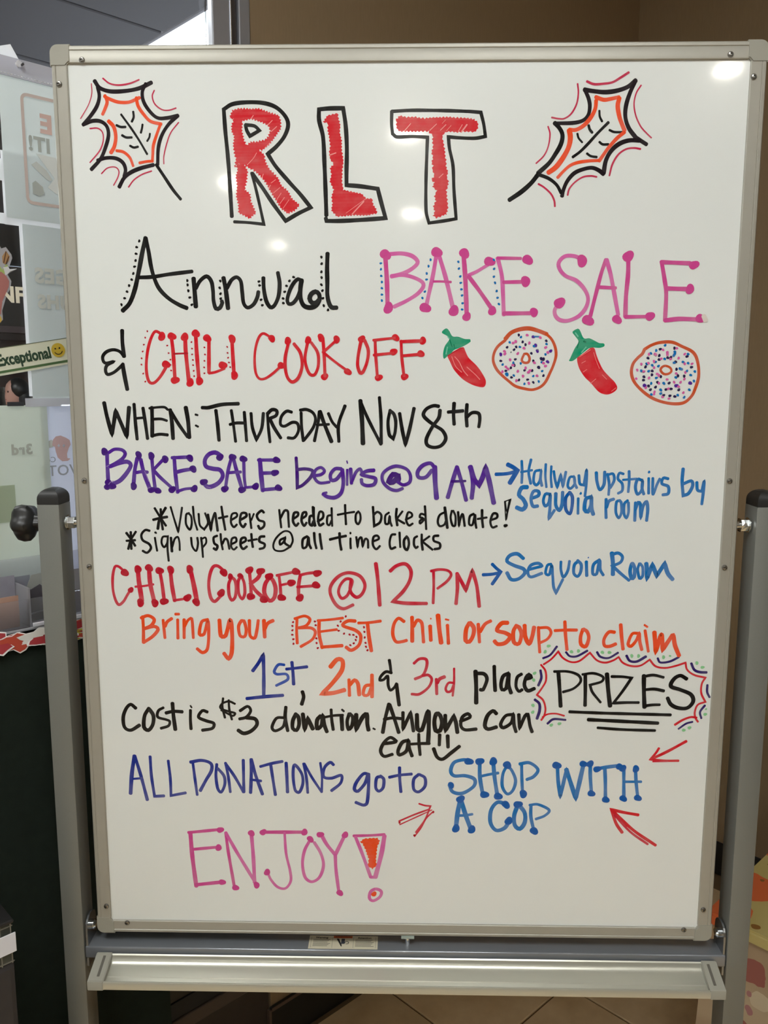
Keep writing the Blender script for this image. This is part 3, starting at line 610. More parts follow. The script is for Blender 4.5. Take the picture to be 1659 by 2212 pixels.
# ================================================================== LOW TABLE WITH FLORAL CLOTH (right)
def fabric(name, base, blobs):
    m, nt, p = new_mat(name); tc_ = nt.nodes.new('ShaderNodeTexCoord'); last = None
    bs = nt.nodes.new('ShaderNodeTexNoise'); bs.inputs['Scale'].default_value = 5; nt.links.new(tc_.outputs['Object'], bs.inputs[0])
    r0 = nt.nodes.new('ShaderNodeMix'); r0.data_type = 'RGBA'; r0.inputs[6].default_value = (*base[0], 1); r0.inputs[7].default_value = (*base[1], 1)
    mr = nt.nodes.new('ShaderNodeMapRange'); mr.inputs[1].default_value = 0.4; mr.inputs[2].default_value = 0.6; nt.links.new(bs.outputs[0], mr.inputs[0]); nt.links.new(mr.outputs[0], r0.inputs[0])
    last = r0.outputs[2]
    for sc, th, col, off in blobs:
        mp = nt.nodes.new('ShaderNodeMapping'); mp.inputs['Location'].default_value = off; nt.links.new(tc_.outputs['Object'], mp.inputs[0])
        nz = nt.nodes.new('ShaderNodeTexNoise'); nz.inputs['Scale'].default_value = 30; nt.links.new(mp.outputs[0], nz.inputs[0])
        mxv = nt.nodes.new('ShaderNodeMix'); mxv.data_type = 'RGBA'; mxv.blend_type = 'LINEAR_LIGHT'; mxv.inputs[0].default_value = 0.008
        nt.links.new(mp.outputs[0], mxv.inputs[6]); nt.links.new(nz.outputs[1], mxv.inputs[7])
        vo = nt.nodes.new('ShaderNodeTexVoronoi'); vo.inputs['Scale'].default_value = sc; vo.inputs['Randomness'].default_value = 0.7; nt.links.new(mxv.outputs[2], vo.inputs[0])
        g_ = nt.nodes.new('ShaderNodeMath'); g_.operation = 'LESS_THAN'; g_.inputs[1].default_value = th; nt.links.new(vo.outputs['Distance'], g_.inputs[0])
        mx_ = nt.nodes.new('ShaderNodeMix'); mx_.data_type = 'RGBA'; nt.links.new(g_.outputs[0], mx_.inputs[0]); nt.links.new(last, mx_.inputs[6]); mx_.inputs[7].default_value = (*col, 1); last = mx_.outputs[2]
    nt.links.new(last, p.inputs['Base Color']); p.inputs['Roughness'].default_value = 0.85
    return m
TA = Vector((0.5836, 0.3348, 0.4600)); TZ = 0.46
tb = thing('low_table', 'low square table hidden under floral cloths right of the stand', 'table', (TA.x, TA.y, 0), R45)
# local x along the wall direction (away), local y negative towards the camera side
obj('tabletop', B(0.012, 0.80, -0.80, -0.012, TZ - 0.030, TZ - 0.004, bevel=0.003), m_woodd, tb)
for a_ in ((0.03, -0.07), (0.74, -0.07), (0.03, -0.78), (0.74, -0.78)):
    obj('leg', B(a_[0], a_[0] + 0.04, a_[1], a_[1] + 0.04, 0.0, TZ - 0.03, bevel=0.003), m_woodd, tb)
def drape(x0, x1, y0, y1, z, drop, seed, th=0.0015, amp=0.012):
    bm = bmesh.new(); rings = []
    loop = []
    N_ = 26
    for i in range(N_): loop.append((x0 + (x1 - x0) * i / N_, y0))
    for i in range(N_): loop.append((x1, y0 + (y1 - y0) * i / N_))
    for i in range(N_): loop.append((x1 - (x1 - x0) * i / N_, y1))
    for i in range(N_): loop.append((x0, y1 - (y1 - y0) * i / N_))
    cx, cy = (x0 + x1) / 2, (y0 + y1) / 2
    for k_, (t_, zz) in enumerate([(0.0, 0), (0.0, -0.004), (0.25, -0.25), (0.6, -0.6), (1.0, -1.0)]):
        ring = []
        for i, (x, y) in enumerate(loop):
            dx, dy = x - cx, y - cy; w_ = amp * t_ * (1 + math.sin(i * 0.75 + seed)); L_ = max(abs(dx), abs(dy)); s_ = 1 + (w_ + 0.003 * (t_ > 0)) / L_
            ring.append(bm.verts.new((cx + dx * s_, cy + dy * s_, z + (zz if k_ == 1 else zz * drop))))
        rings.append(ring)
    n_ = len(loop)
    for k_ in range(len(rings) - 1):
        for i in range(n_): bm.faces.new((rings[k_][i], rings[k_][(i + 1) % n_], rings[k_ + 1][(i + 1) % n_], rings[k_ + 1][i]))
    bm.faces.new(rings[0]); 
    return bm
m_fl1 = fabric('cloth_patchwork', (s2l(190, 168, 138), s2l(160, 134, 104)), ((9, 0.42, s2l(158, 96, 86), (0, 0, 0)), (14, 0.30, s2l(206, 190, 160), (3, 1, 2)), (22, 0.25, s2l(170, 120, 118), (1, 5, 2))))
m_fl2 = fabric('cloth_poppies', (s2l(206, 190, 128), s2l(190, 172, 104)), ((7.5, 0.40, s2l(214, 104, 56), (0.02, 0.05, 0)), (20, 0.20, s2l(140, 96, 40), (2, 1, 0.3))))
u1 = obj('tablecloth', drape(-0.002, 0.814, -0.814, 0.002, TZ, 0.42, 1.0, amp=0.010), m_fl1, None, True); u1.location = (TA.x, TA.y, 0); u1.rotation_euler = (0, 0, R45)
tag(u1, 'beige and rose patchwork cloth hanging from the low table', 'tablecloth')
u2 = obj('tablecloth', drape(-0.005, 0.817, -0.817, 0.005, TZ + 0.002, 0.022, 2.0, amp=0.001), m_fl2, None, True); u2.location = (TA.x, TA.y, 0); u2.rotation_euler = (0, 0, R45)
tag(u2, 'yellow cloth with orange poppies covering the top of the low table', 'tablecloth')


# ================================================================== THE ROLLING WHITEBOARD
wb = thing('mobile_whiteboard', 'white dry-erase board full of coloured event writing in a grey rolling stand', 'whiteboard', (0, 0, 0))
HW, HH, ZC = 0.4484, 0.61, 1.25
m_board = mat('board_enamel', s2l(232, 236, 234), 0.22, var=0.008, scale=3, spec=0.5, coat=0.6)
m_board.node_tree.nodes['Principled BSDF'].inputs['Coat Roughness'].default_value = 0.06
# steel sheet, slightly warped towards its top right corner
def board_bm():
    bm = bmesh.new(); nx, nz = 48, 64; g = []
    W2, H2 = HW - 0.004, HH - 0.004
    for i in range(nx + 1):
        row = []
        for j in range(nz + 1):
            x = -W2 + 2 * W2 * i / nx; z = -H2 + 2 * H2 * j / nz
            row.append(bm.verts.new((x, 0.0, ZC + z)))
        g.append(row)
    for i in range(nx):
        for j in range(nz): bm.faces.new((g[i][j], g[i + 1][j], g[i + 1][j + 1], g[i][j + 1]))
    box(bm, -W2, W2, 0.001, 0.016, ZC - H2, ZC + H2)
    return bm
surf = obj('writing_surface', board_bm(), m_board, wb)
surf['label'] = 'glossy white writing surface'
m_frame = mat('frame_aluminium', s2l(169, 166, 155), 0.42, 0.25, var=0.04, scale=50, stretch=(1, 1, 1))
m_cap = mat('corner_plastic', s2l(158, 156, 144), 0.5, var=0.02, scale=90)
prof = [(0, 0.0), (0, -0.0022), (0.001, -0.003), (0.0132, -0.003), (0.0140, -0.0024), (0.0148, -0.0033), (0.0180, -0.0030), (0.0193, -0.0018), (0.0200, 0.0010), (0.0200, 0.0190), (0, 0.0190)]
CL = 0.026
def rail(side):
    if side == 'top': f = lambda p, q, t: (t, q, ZC + HH - 0.0219 + p * 0.0219 / 0.02); a, b = -HW + CL - 0.002, HW - CL + 0.002
    if side == 'bottom': f = lambda p, q, t: (t, q, ZC - HH + 0.0195 - p * 0.0195 / 0.02); a, b = -HW + CL - 0.002, HW - CL + 0.002
    if side == 'left': f = lambda p, q, t: (-HW + 0.0205 - p * 1.025, q, t); a, b = ZC - HH + CL - 0.002, ZC + HH - CL + 0.002
    if side == 'right': f = lambda p, q, t: (HW - 0.0205 + p * 1.025, q, t); a, b = ZC - HH + CL - 0.002, ZC + HH - CL + 0.002
    return extrude_profile(prof, f, a, b)
for s in ('top', 'bottom', 'left', 'right'): obj('frame_rail', rail(s), m_frame, wb, True)
def corner(sx, sz):
    pts = []; r = 0.010
    X, Z = HW + 0.0006, HH + 0.0006
    for i in range(7):
        a = math.radians(90 * i / 6); pts.append((X - r + r * math.cos(a), Z - r + r * math.sin(a)))
    b = 0.0215 if sz > 0 else 0.0192
    pts += [(X - CL, Z), (X - CL, Z - b), (X - 0.0235, Z - b), (X - 0.0205, Z - b - 0.0030), (X - 0.0203, Z - CL), (X, Z - CL)]
    bm = slab(bmesh.new(), [(sx * p, ZC + sz * q) for p, q in pts], -0.0040, 0.0195)
    bmesh.ops.recalc_face_normals(bm, faces=bm.faces[:])
    es = [e for e in bm.edges if abs(e.verts[0].co.y + 0.004) < 1e-6 and abs(e.verts[1].co.y + 0.004) < 1e-6 and any(abs(f.normal.y) < 0.5 for f in e.link_faces)]
    bmesh.ops.bevel(bm, geom=es, offset=0.0012, segments=2, affect='EDGES')
    return bm
for sx in (-1, 1):
    for sz in (-1, 1): obj('corner_cap', corner(sx, sz), m_cap, wb, True)
m_steel = mat('screw_steel', (0.30, 0.29, 0.27), 0.25, 1.0); m_chrome = mat('chrome', (0.72, 0.74, 0.74), 0.14, 1.0, var=0.05)
sc_me = None
for x, z in ((-0.4082, 1.8416), (-0.4386, 1.8134), (0.4017, 1.8431), (0.4319, 1.8171), (-0.4330, 1.3096), (-0.4325, 1.1905), (0.4335, 1.3117), (0.4340, 1.1938), (-0.4337, 0.6825), (-0.4041, 0.6563), (0.4082, 0.6571), (0.4344, 0.689)):
    if sc_me is None:
        s = obj('screw', lathe(bmesh.new(), [(0.0038, 0.0), (0.0037, -0.0010), (0.0029, -0.0021), (0.0015, -0.0025), (0.0012, -0.0010)], (0, 0, 0), 'Y', 18), m_steel, wb, True); sc_me = s.data
        # cylinder axis: heads look at the viewer
        for v in sc_me.vertices: v.co.y = -abs(v.co.y) if v.co.y < 0 else v.co.y
    else:
        s = bpy.data.objects.new('screw', sc_me); COL.objects.link(s); s.parent = wb
    s.location = (x, -0.003, z)
# posts
m_post = mat('post_paint', s2l(126, 127, 122), 0.42, 0.25, var=0.05, scale=500, bump=0.12, bscale=1500)
m_cap_b = mat('cap_plastic', (0.022, 0.022, 0.022), 0.38, var=0.2, scale=60)
for sx, x0, x1 in ((-1, -0.4968, -0.4663), (1, 0.4690, 0.4995)):
    obj('post', B(x0, x1, -0.012, 0.028, 0.10, 1.2775, bevel=0.0016, seg=2), m_post, wb, True)
    bm = bmesh.new(); box(bm, x0 + 0.0006, x1 - 0.0006, -0.0114, 0.0274, 1.2775, 1.2990, bevel=0)
    top = [e for e in bm.edges if e.verts[0].co.z > 1.29 and e.verts[1].co.z > 1.29]
    bmesh.ops.bevel(bm, geom=top, offset=0.0144, segments=7, affect='EDGES', profile=0.5)
    obj('post_cap', bm, m_cap_b, wb, True)['label'] = 'black plastic post cap'
# pivot: star knob outside the left post, nuts between post and frame
lob = lambda a, h: 1.0 + 0.11 * math.cos(5 * a + 0.9)
kb = obj('knob', lathe(bmesh.new(), [(0.004, -0.0190), (0.0165, -0.0170), (0.0225, -0.0120), (0.0245, -0.0040), (0.0235, 0.0040), (0.0190, 0.0090), (0.0110, 0.0120), (0.0095, 0.0215)], (-0.5190, 0.008, 1.2505), 'X', 50, lob), m_cap_b, wb, True)
kb['label'] = 'black five-lobed tightening knob'
bm = bmesh.new(); cyl(bm, (-0.514, 0.008, 1.2505), 'X', 0.005, 0.036, 16); obj('knob_stud', bm, m_chrome, kb)
for c0, w0 in ((-0.4575, 1), (0.4600, -1)):
    bm = bmesh.new(); cyl(bm, (c0, 0.008, 1.2505), 'X', 0.0088, 0.0105, 6, bevel=0.0012); n_ = obj('pivot_nut', bm, m_chrome, wb, False)
    bm = bmesh.new(); cyl(bm, (c0 - w0 * 0.0062, 0.008, 1.2505), 'X', 0.0105, 0.0016, 28); obj('washer', bm, m_chrome, n_, True)
    bm = bmesh.new(); cyl(bm, (c0 + w0 * 0.001, 0.008, 1.2505), 'X', 0.0055, 0.019, 20); obj('pivot_bolt', bm, m_chrome, n_, True)
# cross beam
m_beam = mat('beam_paint', s2l(140, 144, 150), 0.18, 0.45, var=0.04, scale=20, stretch=(1, 6, 1), coat=0.3)
bmb = obj('cross_beam', B(-0.4655, 0.4682, -0.0115, 0.0275, 0.6040, 0.6225, bevel=0.0022, seg=3), m_beam, wb, True)
for c0, w0 in ((-0.4640, 1), (0.4668, -1)):
    pts = [(-0.0095, 0.590), (-0.0095, 0.640)]
    for i in range(9):
        a = math.radians(180 - 180 * i / 8); pts.append((0.008 + 0.0175 * math.cos(a), 0.650 + 0.016 * math.sin(a)))
    pts += [(0.0255, 0.590)]
    bm = slab(bmesh.new(), pts, 0, 0.0028)
    for v in bm.verts: x, y, z = v.co; v.co = Vector((c0 + w0 * y, x, z))
    br = obj('beam_bracket', bm, mat('zinc', s2l(150, 154, 158), 0.25, 0.85), wb, False)
    obj('bolt_head', lathe(bmesh.new(), [(0.0072, 0.0), (0.0072, w0 * 0.004), (0.0050, w0 * 0.0068), (0.0015, w0 * 0.0076)], (c0 + w0 * 0.0028, 0.008, 0.6460), 'X', 18), m_chrome, br, True)
# latch under the frame
lt = obj('latch', B(-0.0015, 0.0175, -0.004, 0.012, 0.6365, 0.6405, bevel=0.0006), mat('latch_green', s2l(168, 182, 176), 0.4, 0.3), wb)
obj('latch_bolt', cyl(bmesh.new(), (0.0078, 0.004, 0.6290), 'Z', 0.0035, 0.0150, 18, bevel=0.0005), m_chrome, lt, True)
# warning sticker on the beam, tilted flat on its top face
m_stk = mat('sticker', s2l(214, 206, 182), 0.5); m_ink_s = mat('sticker_grey', s2l(120, 116, 104), 0.6)
wsx, wsy = -0.1380, -0.0086
def flat(bm, y):                      # turn xz artwork face-up and lay it on the beam
    for v in bm.verts: x, yy, z = v.co; v.co = Vector((wsx + x, wsy + z, 0.62255 + y - yy * 0.2))
    return bm
stk = obj('warning_sticker', flat(B(0, 0.1018, -0.0004, 0.0, 0, 0.0295), 0.0001), m_stk, wb); stk['label'] = 'cream warning sticker with an orange header'
obj('header', flat(B(0.0360, 0.0640, -0.0002, 0, 0.0240, 0.0288), 0.0004), mat('sticker_orange', s2l(190, 84, 42), 0.5), stk)
obj('pictogram', flat(slab(bmesh.new(), [(0.0405, 0.0225), (0.0475, 0.0060), (0.0490, 0.0045), (0.0488, 0.0090), (0.0440, 0.0225)], 0, -0.0002), 0.0004), m_black, stk)
obj('pictogram', flat(slab(bmesh.new(), [(0.0480, 0.0225), (0.0530, 0.0225), (0.0530, 0.0110), (0.0475, 0.0110)], 0, -0.0002), 0.0004), mat('sticker_slate', s2l(50, 54, 66), 0.5), stk)
obj('pictogram', flat(arc_bm(0.0560, 0.0135, 0.0028, -120, 200, 0.0010, 0), 0.0005), m_black, stk)
for xx, word in ((0.0095, 'Warning'), (0.0720, 'Attention')):
    obj('lettering', flat(place(text_mesh(word, 0.0052, 0.00015, extrude=0.0001), xx, 0, 0.0230), 0.0004), m_black, stk)
obj('lettering', flat(place(text_mesh('ATTENTION', 0.0042, 0.00005, extrude=0.0001), 0.0385, 0, 0.0250), 0.0007), m_black, stk)
bm = bmesh.new()
for r_ in range(6):
    for xa, xb in ((0.006, 0.0315 - 0.002 * (r_ % 3)), (0.0685, 0.0960 - 0.002 * ((r_ + 1) % 3))): box(bm, xa, xb, -0.0002, 0, 0.0195 - 0.0028 * r_, 0.0206 - 0.0028 * r_)
for xa in (0.0030, 0.0345, 0.0655, 0.0985): box(bm, xa, xa + 0.0004, -0.0002, 0, 0.002, 0.0265)
obj('small_print', flat(bm, 0.0004), m_ink_s, stk, kind='stuff')
# pen tray
m_tray = mat('tray_aluminium', s2l(196, 195, 182), 0.30, 0.55, var=0.03, scale=30, stretch=(0.3, 4, 4))
tp = [(-0.0135, 0.6135), (-0.0150, 0.6150), (-0.0165, 0.6135), (-0.0172, 0.6095), (-0.0205, 0.6050), (-0.0255, 0.6025), (-0.0320, 0.6000), (-0.0405, 0.5975), (-0.0412, 0.5985), (-0.0420, 0.5972), (-0.0505, 0.5958), (-0.0520, 0.5985), (-0.0532, 0.6002), (-0.0548, 0.6002), (-0.0558, 0.5985), (-0.0558, 0.5885), (-0.0540, 0.5880), (-0.0530, 0.5930), (-0.0400, 0.5940), (-0.0250, 0.5990), (-0.0135, 0.6040)]
tray = obj('pen_tray', extrude_profile(tp, lambda p, q, t: (t, p, q), -0.4260, 0.4330), m_tray, wb, True)
m_tcap = mat('tray_cap_plastic', s2l(156, 154, 142), 0.5)
for s_, a, b in ((-1, -0.4470, -0.4240), (1, 0.4310, 0.4530)):
    cp = [(-0.0128, 0.6155), (-0.0150, 0.6165), (-0.0555, 0.6015), (-0.0566, 0.5995), (-0.0566, 0.5870), (-0.0400, 0.5870), (-0.0128, 0.5990)]
    bm = extrude_profile(cp, lambda p, q, t: (t, p, q), a, b)
    bmesh.ops.recalc_face_normals(bm, faces=bm.faces[:]); bmesh.ops.bevel(bm, geom=bm.edges[:], offset=0.0010, segments=2, affect='EDGES')
    tcp = obj('tray_end_cap', bm, m_tcap, tray, True)
m_slot = mat('slot_dark', s2l(96, 92, 84), 0.6)
for xa, dx in ((-0.4335, -1), (0.4395, 1)):
    bm = bmesh.new()
    f = lambda p, q, t: (t, p, q)
    bm = extrude_profile([(-0.0200, 0.61478 - 0.0002), (-0.0490, 0.6041 - 0.0002), (-0.0490, 0.6046), (-0.0200, 0.61530)], f, xa - 0.0018, xa + 0.0018)
    obj('slot', bm, m_slot, tray)
# base: feet, casters, lower bar (below the picture)
for x in (-0.4815, 0.4842):
    ft = obj('foot', B(x - 0.02, x + 0.02, -0.29, 0.31, 0.085, 0.115, bevel=0.004), m_post, wb, True)
    for y in (-0.26, 0.28):
        cs = obj('caster', cyl(bmesh.new(), (x, y, 0.030), 'X', 0.030, 0.022, 28, bevel=0.003), m_cap_b, wb, True)
        bm = bmesh.new(); box(bm, x - 0.017, x - 0.014, y - 0.014, y + 0.014, 0.022, 0.078, bevel=0.001); box(bm, x + 0.014, x + 0.017, y - 0.014, y + 0.014, 0.022, 0.078, bevel=0.001); box(bm, x - 0.017, x + 0.017, y - 0.014, y + 0.014, 0.074, 0.086)
        obj('caster_fork', bm, m_chrome, cs)

# ------------------------------------------------------------------ the marker writing: ink on the board, coordinates in 0.1 mm from the board centre
INK = {'k': (14, 14, 14), 'kp': (26, 14, 22), 'r': (212, 28, 42), 'rd': (178, 20, 38), 'rl': (236, 150, 146), 'r2': (204, 28, 56), 'r2d': (186, 20, 44),
       'o': (240, 78, 30), 'o2': (244, 92, 42), 'm': (196, 36, 76), 'p': (214, 96, 168), 'pd': (206, 70, 146), 'b': (10, 112, 186), 'bd': (6, 90, 174), 'bv': (6, 84, 166),
       'b3': (24, 74, 176), 'n': (40, 30, 76), 'n2': (48, 28, 104), 'n3': (20, 44, 144), 'v': (82, 34, 150), 'vd': (66, 20, 124), 'vl': (150, 120, 190),
       'g': (16, 152, 112), 'gd': (6, 116, 82), 'gl': (110, 196, 166), 'gk': (120, 130, 130), 'lg': (140, 204, 150), 'c': (204, 82, 40), 'w': (222, 214, 206)}
def ink_mat(code):
    nm = 'ink_' + code
    if nm in MATS: return MATS[nm]
    m, nt, p = new_mat(nm); col = s2l(*INK[code])
    at = nt.nodes.new('ShaderNodeAttribute'); at.attribute_name = 'ink_amount'
    n = nt.nodes.new('ShaderNodeTexNoise'); n.inputs['Scale'].default_value = 90; n.inputs['Detail'].default_value = 3
    tcn = nt.nodes.new('ShaderNodeTexCoord'); nt.links.new(tcn.outputs['Object'], n.inputs[0])
    mr = nt.nodes.new('ShaderNodeMapRange'); mr.inputs[1].default_value = 0.25; mr.inputs[2].default_value = 0.75; mr.inputs[3].default_value = -0.08; mr.inputs[4].default_value = 0.08
    nt.links.new(n.outputs[0], mr.inputs[0])
    ad = nt.nodes.new('ShaderNodeMath'); ad.operation = 'ADD'; ad.use_clamp = True
    nt.links.new(at.outputs['Fac'], ad.inputs[0]); nt.links.new(mr.outputs[0], ad.inputs[1])
    mx = nt.nodes.new('ShaderNodeMix'); mx.data_type = 'RGBA'
    k = 0.90 if code in ('k', 'kp') else 0.60
    light = tuple(c + (0.72 - c) * (1 - k) for c in col)
    mx.inputs[6].default_value = (*light, 1); mx.inputs[7].default_value = (*col, 1)
    nt.links.new(ad.outputs[0], mx.inputs[0]); nt.links.new(mx.outputs[2], p.inputs['Base Color'])
    p.inputs['Roughness'].default_value = 0.2; p.inputs['Specular IOR Level'].default_value = 0.28
    MATS[nm] = m
    return m
FADE = {'p': 0.42, 'pd': 0.30, 'b': 0.30, 'bd': 0.22, 'v': 0.22, 'r2': 0.28, 'r': 0.16, 'n3': 0.25, 'b3': 0.3, 'o': 0.2, 'o2': 0.35, 'k': 0.25, 'kp': 0.2, 'g': 0.3, 'lg': 0.3, 'm': 0.2, 'c': 0.2}
def smooth_pts(pts, step):
    """Catmull-Rom through points; flagged points are corners"""
    segs = []; cur = [pts[0]]
    for p in pts[1:]:
        cur.append(p)
        if p[2]: segs.append(cur); cur = [p]
    if len(cur) > 1: segs.append(cur)
    out = []
    for sg in segs:
        P = [Vector((a, b)) for a, b, _ in sg]
        closed = len(P) > 3 and (P[0] - P[-1]).length < 1e-4 and not sg[0][2]
        for i in range(len(P) - 1):
            p1, p2 = P[i], P[i + 1]
            p0 = P[i - 1] if i > 0 else (P[-2] if closed else p1 * 2 - p2)
            p3 = P[i + 2] if i + 2 < len(P) else (P[1] if closed else p2 * 2 - p1)
            L = (p2 - p1).length
            if L < 1e-6: continue
            n = max(1, int(L / step))
            m1 = (p2 - p0) * 0.5; m2 = (p3 - p1) * 0.5
            for m_ in (m1, m2):
                if m_.length > L * 1.1: m_ *= L * 1.1 / m_.length
            if len(P) == 2: m1 = m2 = p2 - p1
            for k in range(n):
                t = k / n; t2 = t * t; t3 = t2 * t
                out.append(p1 * (2 * t3 - 3 * t2 + 1) + m1 * (t3 - 2 * t2 + t) + p2 * (-2 * t3 + 3 * t2) + m2 * (t3 - t2))
        out.append(P[-1])
    res = [out[0]]
    for p in out[1:]:
        if (p - res[-1]).length > 1e-5: res.append(p)
    return res
class Ink:
    def __init__(self): self.bm = bmesh.new(); self.lay = self.bm.verts.layers.float.new('ink_amount'); self.k = 0; self.mats = []; self.rd = random.Random(11)
    def mi(self, code):
        m = ink_mat(code)
        if m not in self.mats: self.mats.append(m)
        return self.mats.index(m)
    def v(self, x, z, y, d): q = self.bm.verts.new((x, y, z)); q[self.lay] = d; return q
    def tri(self, vs, mi):
        a, b, c = vs[0].co, vs[1].co, vs[2].co
        if (b - a).cross(c - a).y > 0: vs = vs[::-1]
        try: f = self.bm.faces.new(vs); f.material_index = mi
        except ValueError: pass
    def base(self): self.k += 1; return -(0.00010 + self.k * 0.0000065)
    def stroke(self, code, w, pts):
        w *= 1.07
        mi = self.mi(code); P = smooth_pts(pts, max(w * 0.35, 0.0008)); n = len(P); y0 = self.base(); fade = FADE.get(code, 0.15)
        if n < 2: return
        ph = self.rd.random() * 6; A = []; Bv = []; lenacc = 0
        tot = sum((P[i + 1] - P[i]).length for i in range(n - 1))
        for i in range(n):
            if i: lenacc += (P[i] - P[i - 1]).length
            d0 = (P[i] - P[i - 1]).normalized() if i else (P[1] - P[0]).normalized()
            d1 = (P[i + 1] - P[i]).normalized() if i < n - 1 else d0
            t = d0 + d1
            if t.length < 0.2: t = Vector((-d0.y, d0.x))
            t.normalize(); nn = Vector((-t.y, t.x)); c = max(0.55, abs(nn.dot(Vector((-d0.y, d0.x)))))
            f = lenacc / max(tot, 1e-6)
            ww = w * (0.97 + 0.05 * math.sin(ph + lenacc * 160)) / 2 / c
            if c < 0.8: ww *= 0.92
            d = 1.0 - fade * f * (0.7 + 0.3 * math.sin(ph + lenacc * 70)) - 0.05 * (1 + math.sin(ph * 3 + lenacc * 240)) * fade * 3
            y = y0 - 0.000004 * f
            A.append(self.v(P[i].x + nn.x * ww, P[i].y + nn.y * ww, y, d)); Bv.append(self.v(P[i].x - nn.x * ww, P[i].y - nn.y * ww, y, d))
        for i in range(n - 1):
            self.tri([A[i], A[i + 1], Bv[i + 1]], mi); self.tri([A[i], Bv[i + 1], Bv[i]], mi)
        for e, s in ((0, -1), (n - 1, 1)):
            a, b = A[e], Bv[e]; c = (a.co + b.co) / 2; r = (a.co - b.co).length / 2
            d = (P[min(e + 1, n - 1)] - P[max(e - 1, 0)]).normalized() * s if n > 1 else Vector((1, 0))
            nn = (a.co - c); nn = Vector((nn.x, nn.z)).normalized(); prev = a
            dd = a[self.lay]
            for k in range(1, 6):
                an = PI * k / 6; q = nn * math.cos(an) + d * math.sin(an) * 0.75
                cur = self.v(c.x + q.x * r, c.z + q.y * r, a.co.y, dd) if k < 6 else b
                self.tri([b, prev, cur], mi) if prev is not b else None
                prev = cur
    def dot(self, code, r, x, z):
        mi = self.mi(code); y = self.base(); c = self.v(x, z, y, 1.0); ph = self.rd.random() * 6; e = 0.08 + 0.1 * self.rd.random(); n = 16; R = []
        for k in range(n):
            a = 2 * PI * k / n; rr = r * (1 + e * math.cos(2 * a + ph) + 0.06 * math.cos(3 * a + 2 * ph))
            R.append(self.v(x + rr * math.cos(a), z + rr * math.sin(a), y, 0.95))
        for k in range(n): self.tri([c, R[k], R[(k + 1) % n]], mi)
    def fill(self, code, pts, holes=None, jag=None):
        mi = self.mi(code); y = self.base()
        loops = [pts] + (holes or []); LL = []
        for lp in loops:
            P = [Vector(p[:2]) for p in lp]
            if (P[0] - P[-1]).length > 1e-5: P.append(P[0])
            st = jag[1] / 2 if jag else 0.002; out = []; s = 1
            if not jag:
                out = smooth_pts([(p.x, p.y, False) for p in P], 0.0015)[:-1]
            else:
                for i in range(len(P) - 1):
                    d = P[i + 1] - P[i]; L = d.length
                    if L < 1e-6: continue
                    n = max(1, int(round(L / st))); nn = Vector((-d.y, d.x)) / L
                    for k in range(n):
                        out.append(P[i] + d * (k / n) + nn * s * jag[0] * (0.5 + 0.5 * self.rd.random())); s = -s
            LL.append([(p.x, p.y) for p in out])
        tris = tessellate_polygon([[Vector((a, b, 0)) for a, b in l] for l in LL])
        allp = [self.v(a, b, y, 0.9 + 0.1 * math.sin(a * 300)) for l in LL for a, b in l]
        for t in tris: self.tri([allp[i] for i in t], mi)
    def build(self, name, label):
        self.bm.normal_update()
        me = bpy.data.meshes.new(name); self.bm.to_mesh(me); self.bm.free()
        for m in self.mats: me.materials.append(m)
        o = bpy.data.objects.new(name, me); COL.objects.link(o); o.parent = surf; o.location = (0, 0, ZC); o['label'] = label
        return o
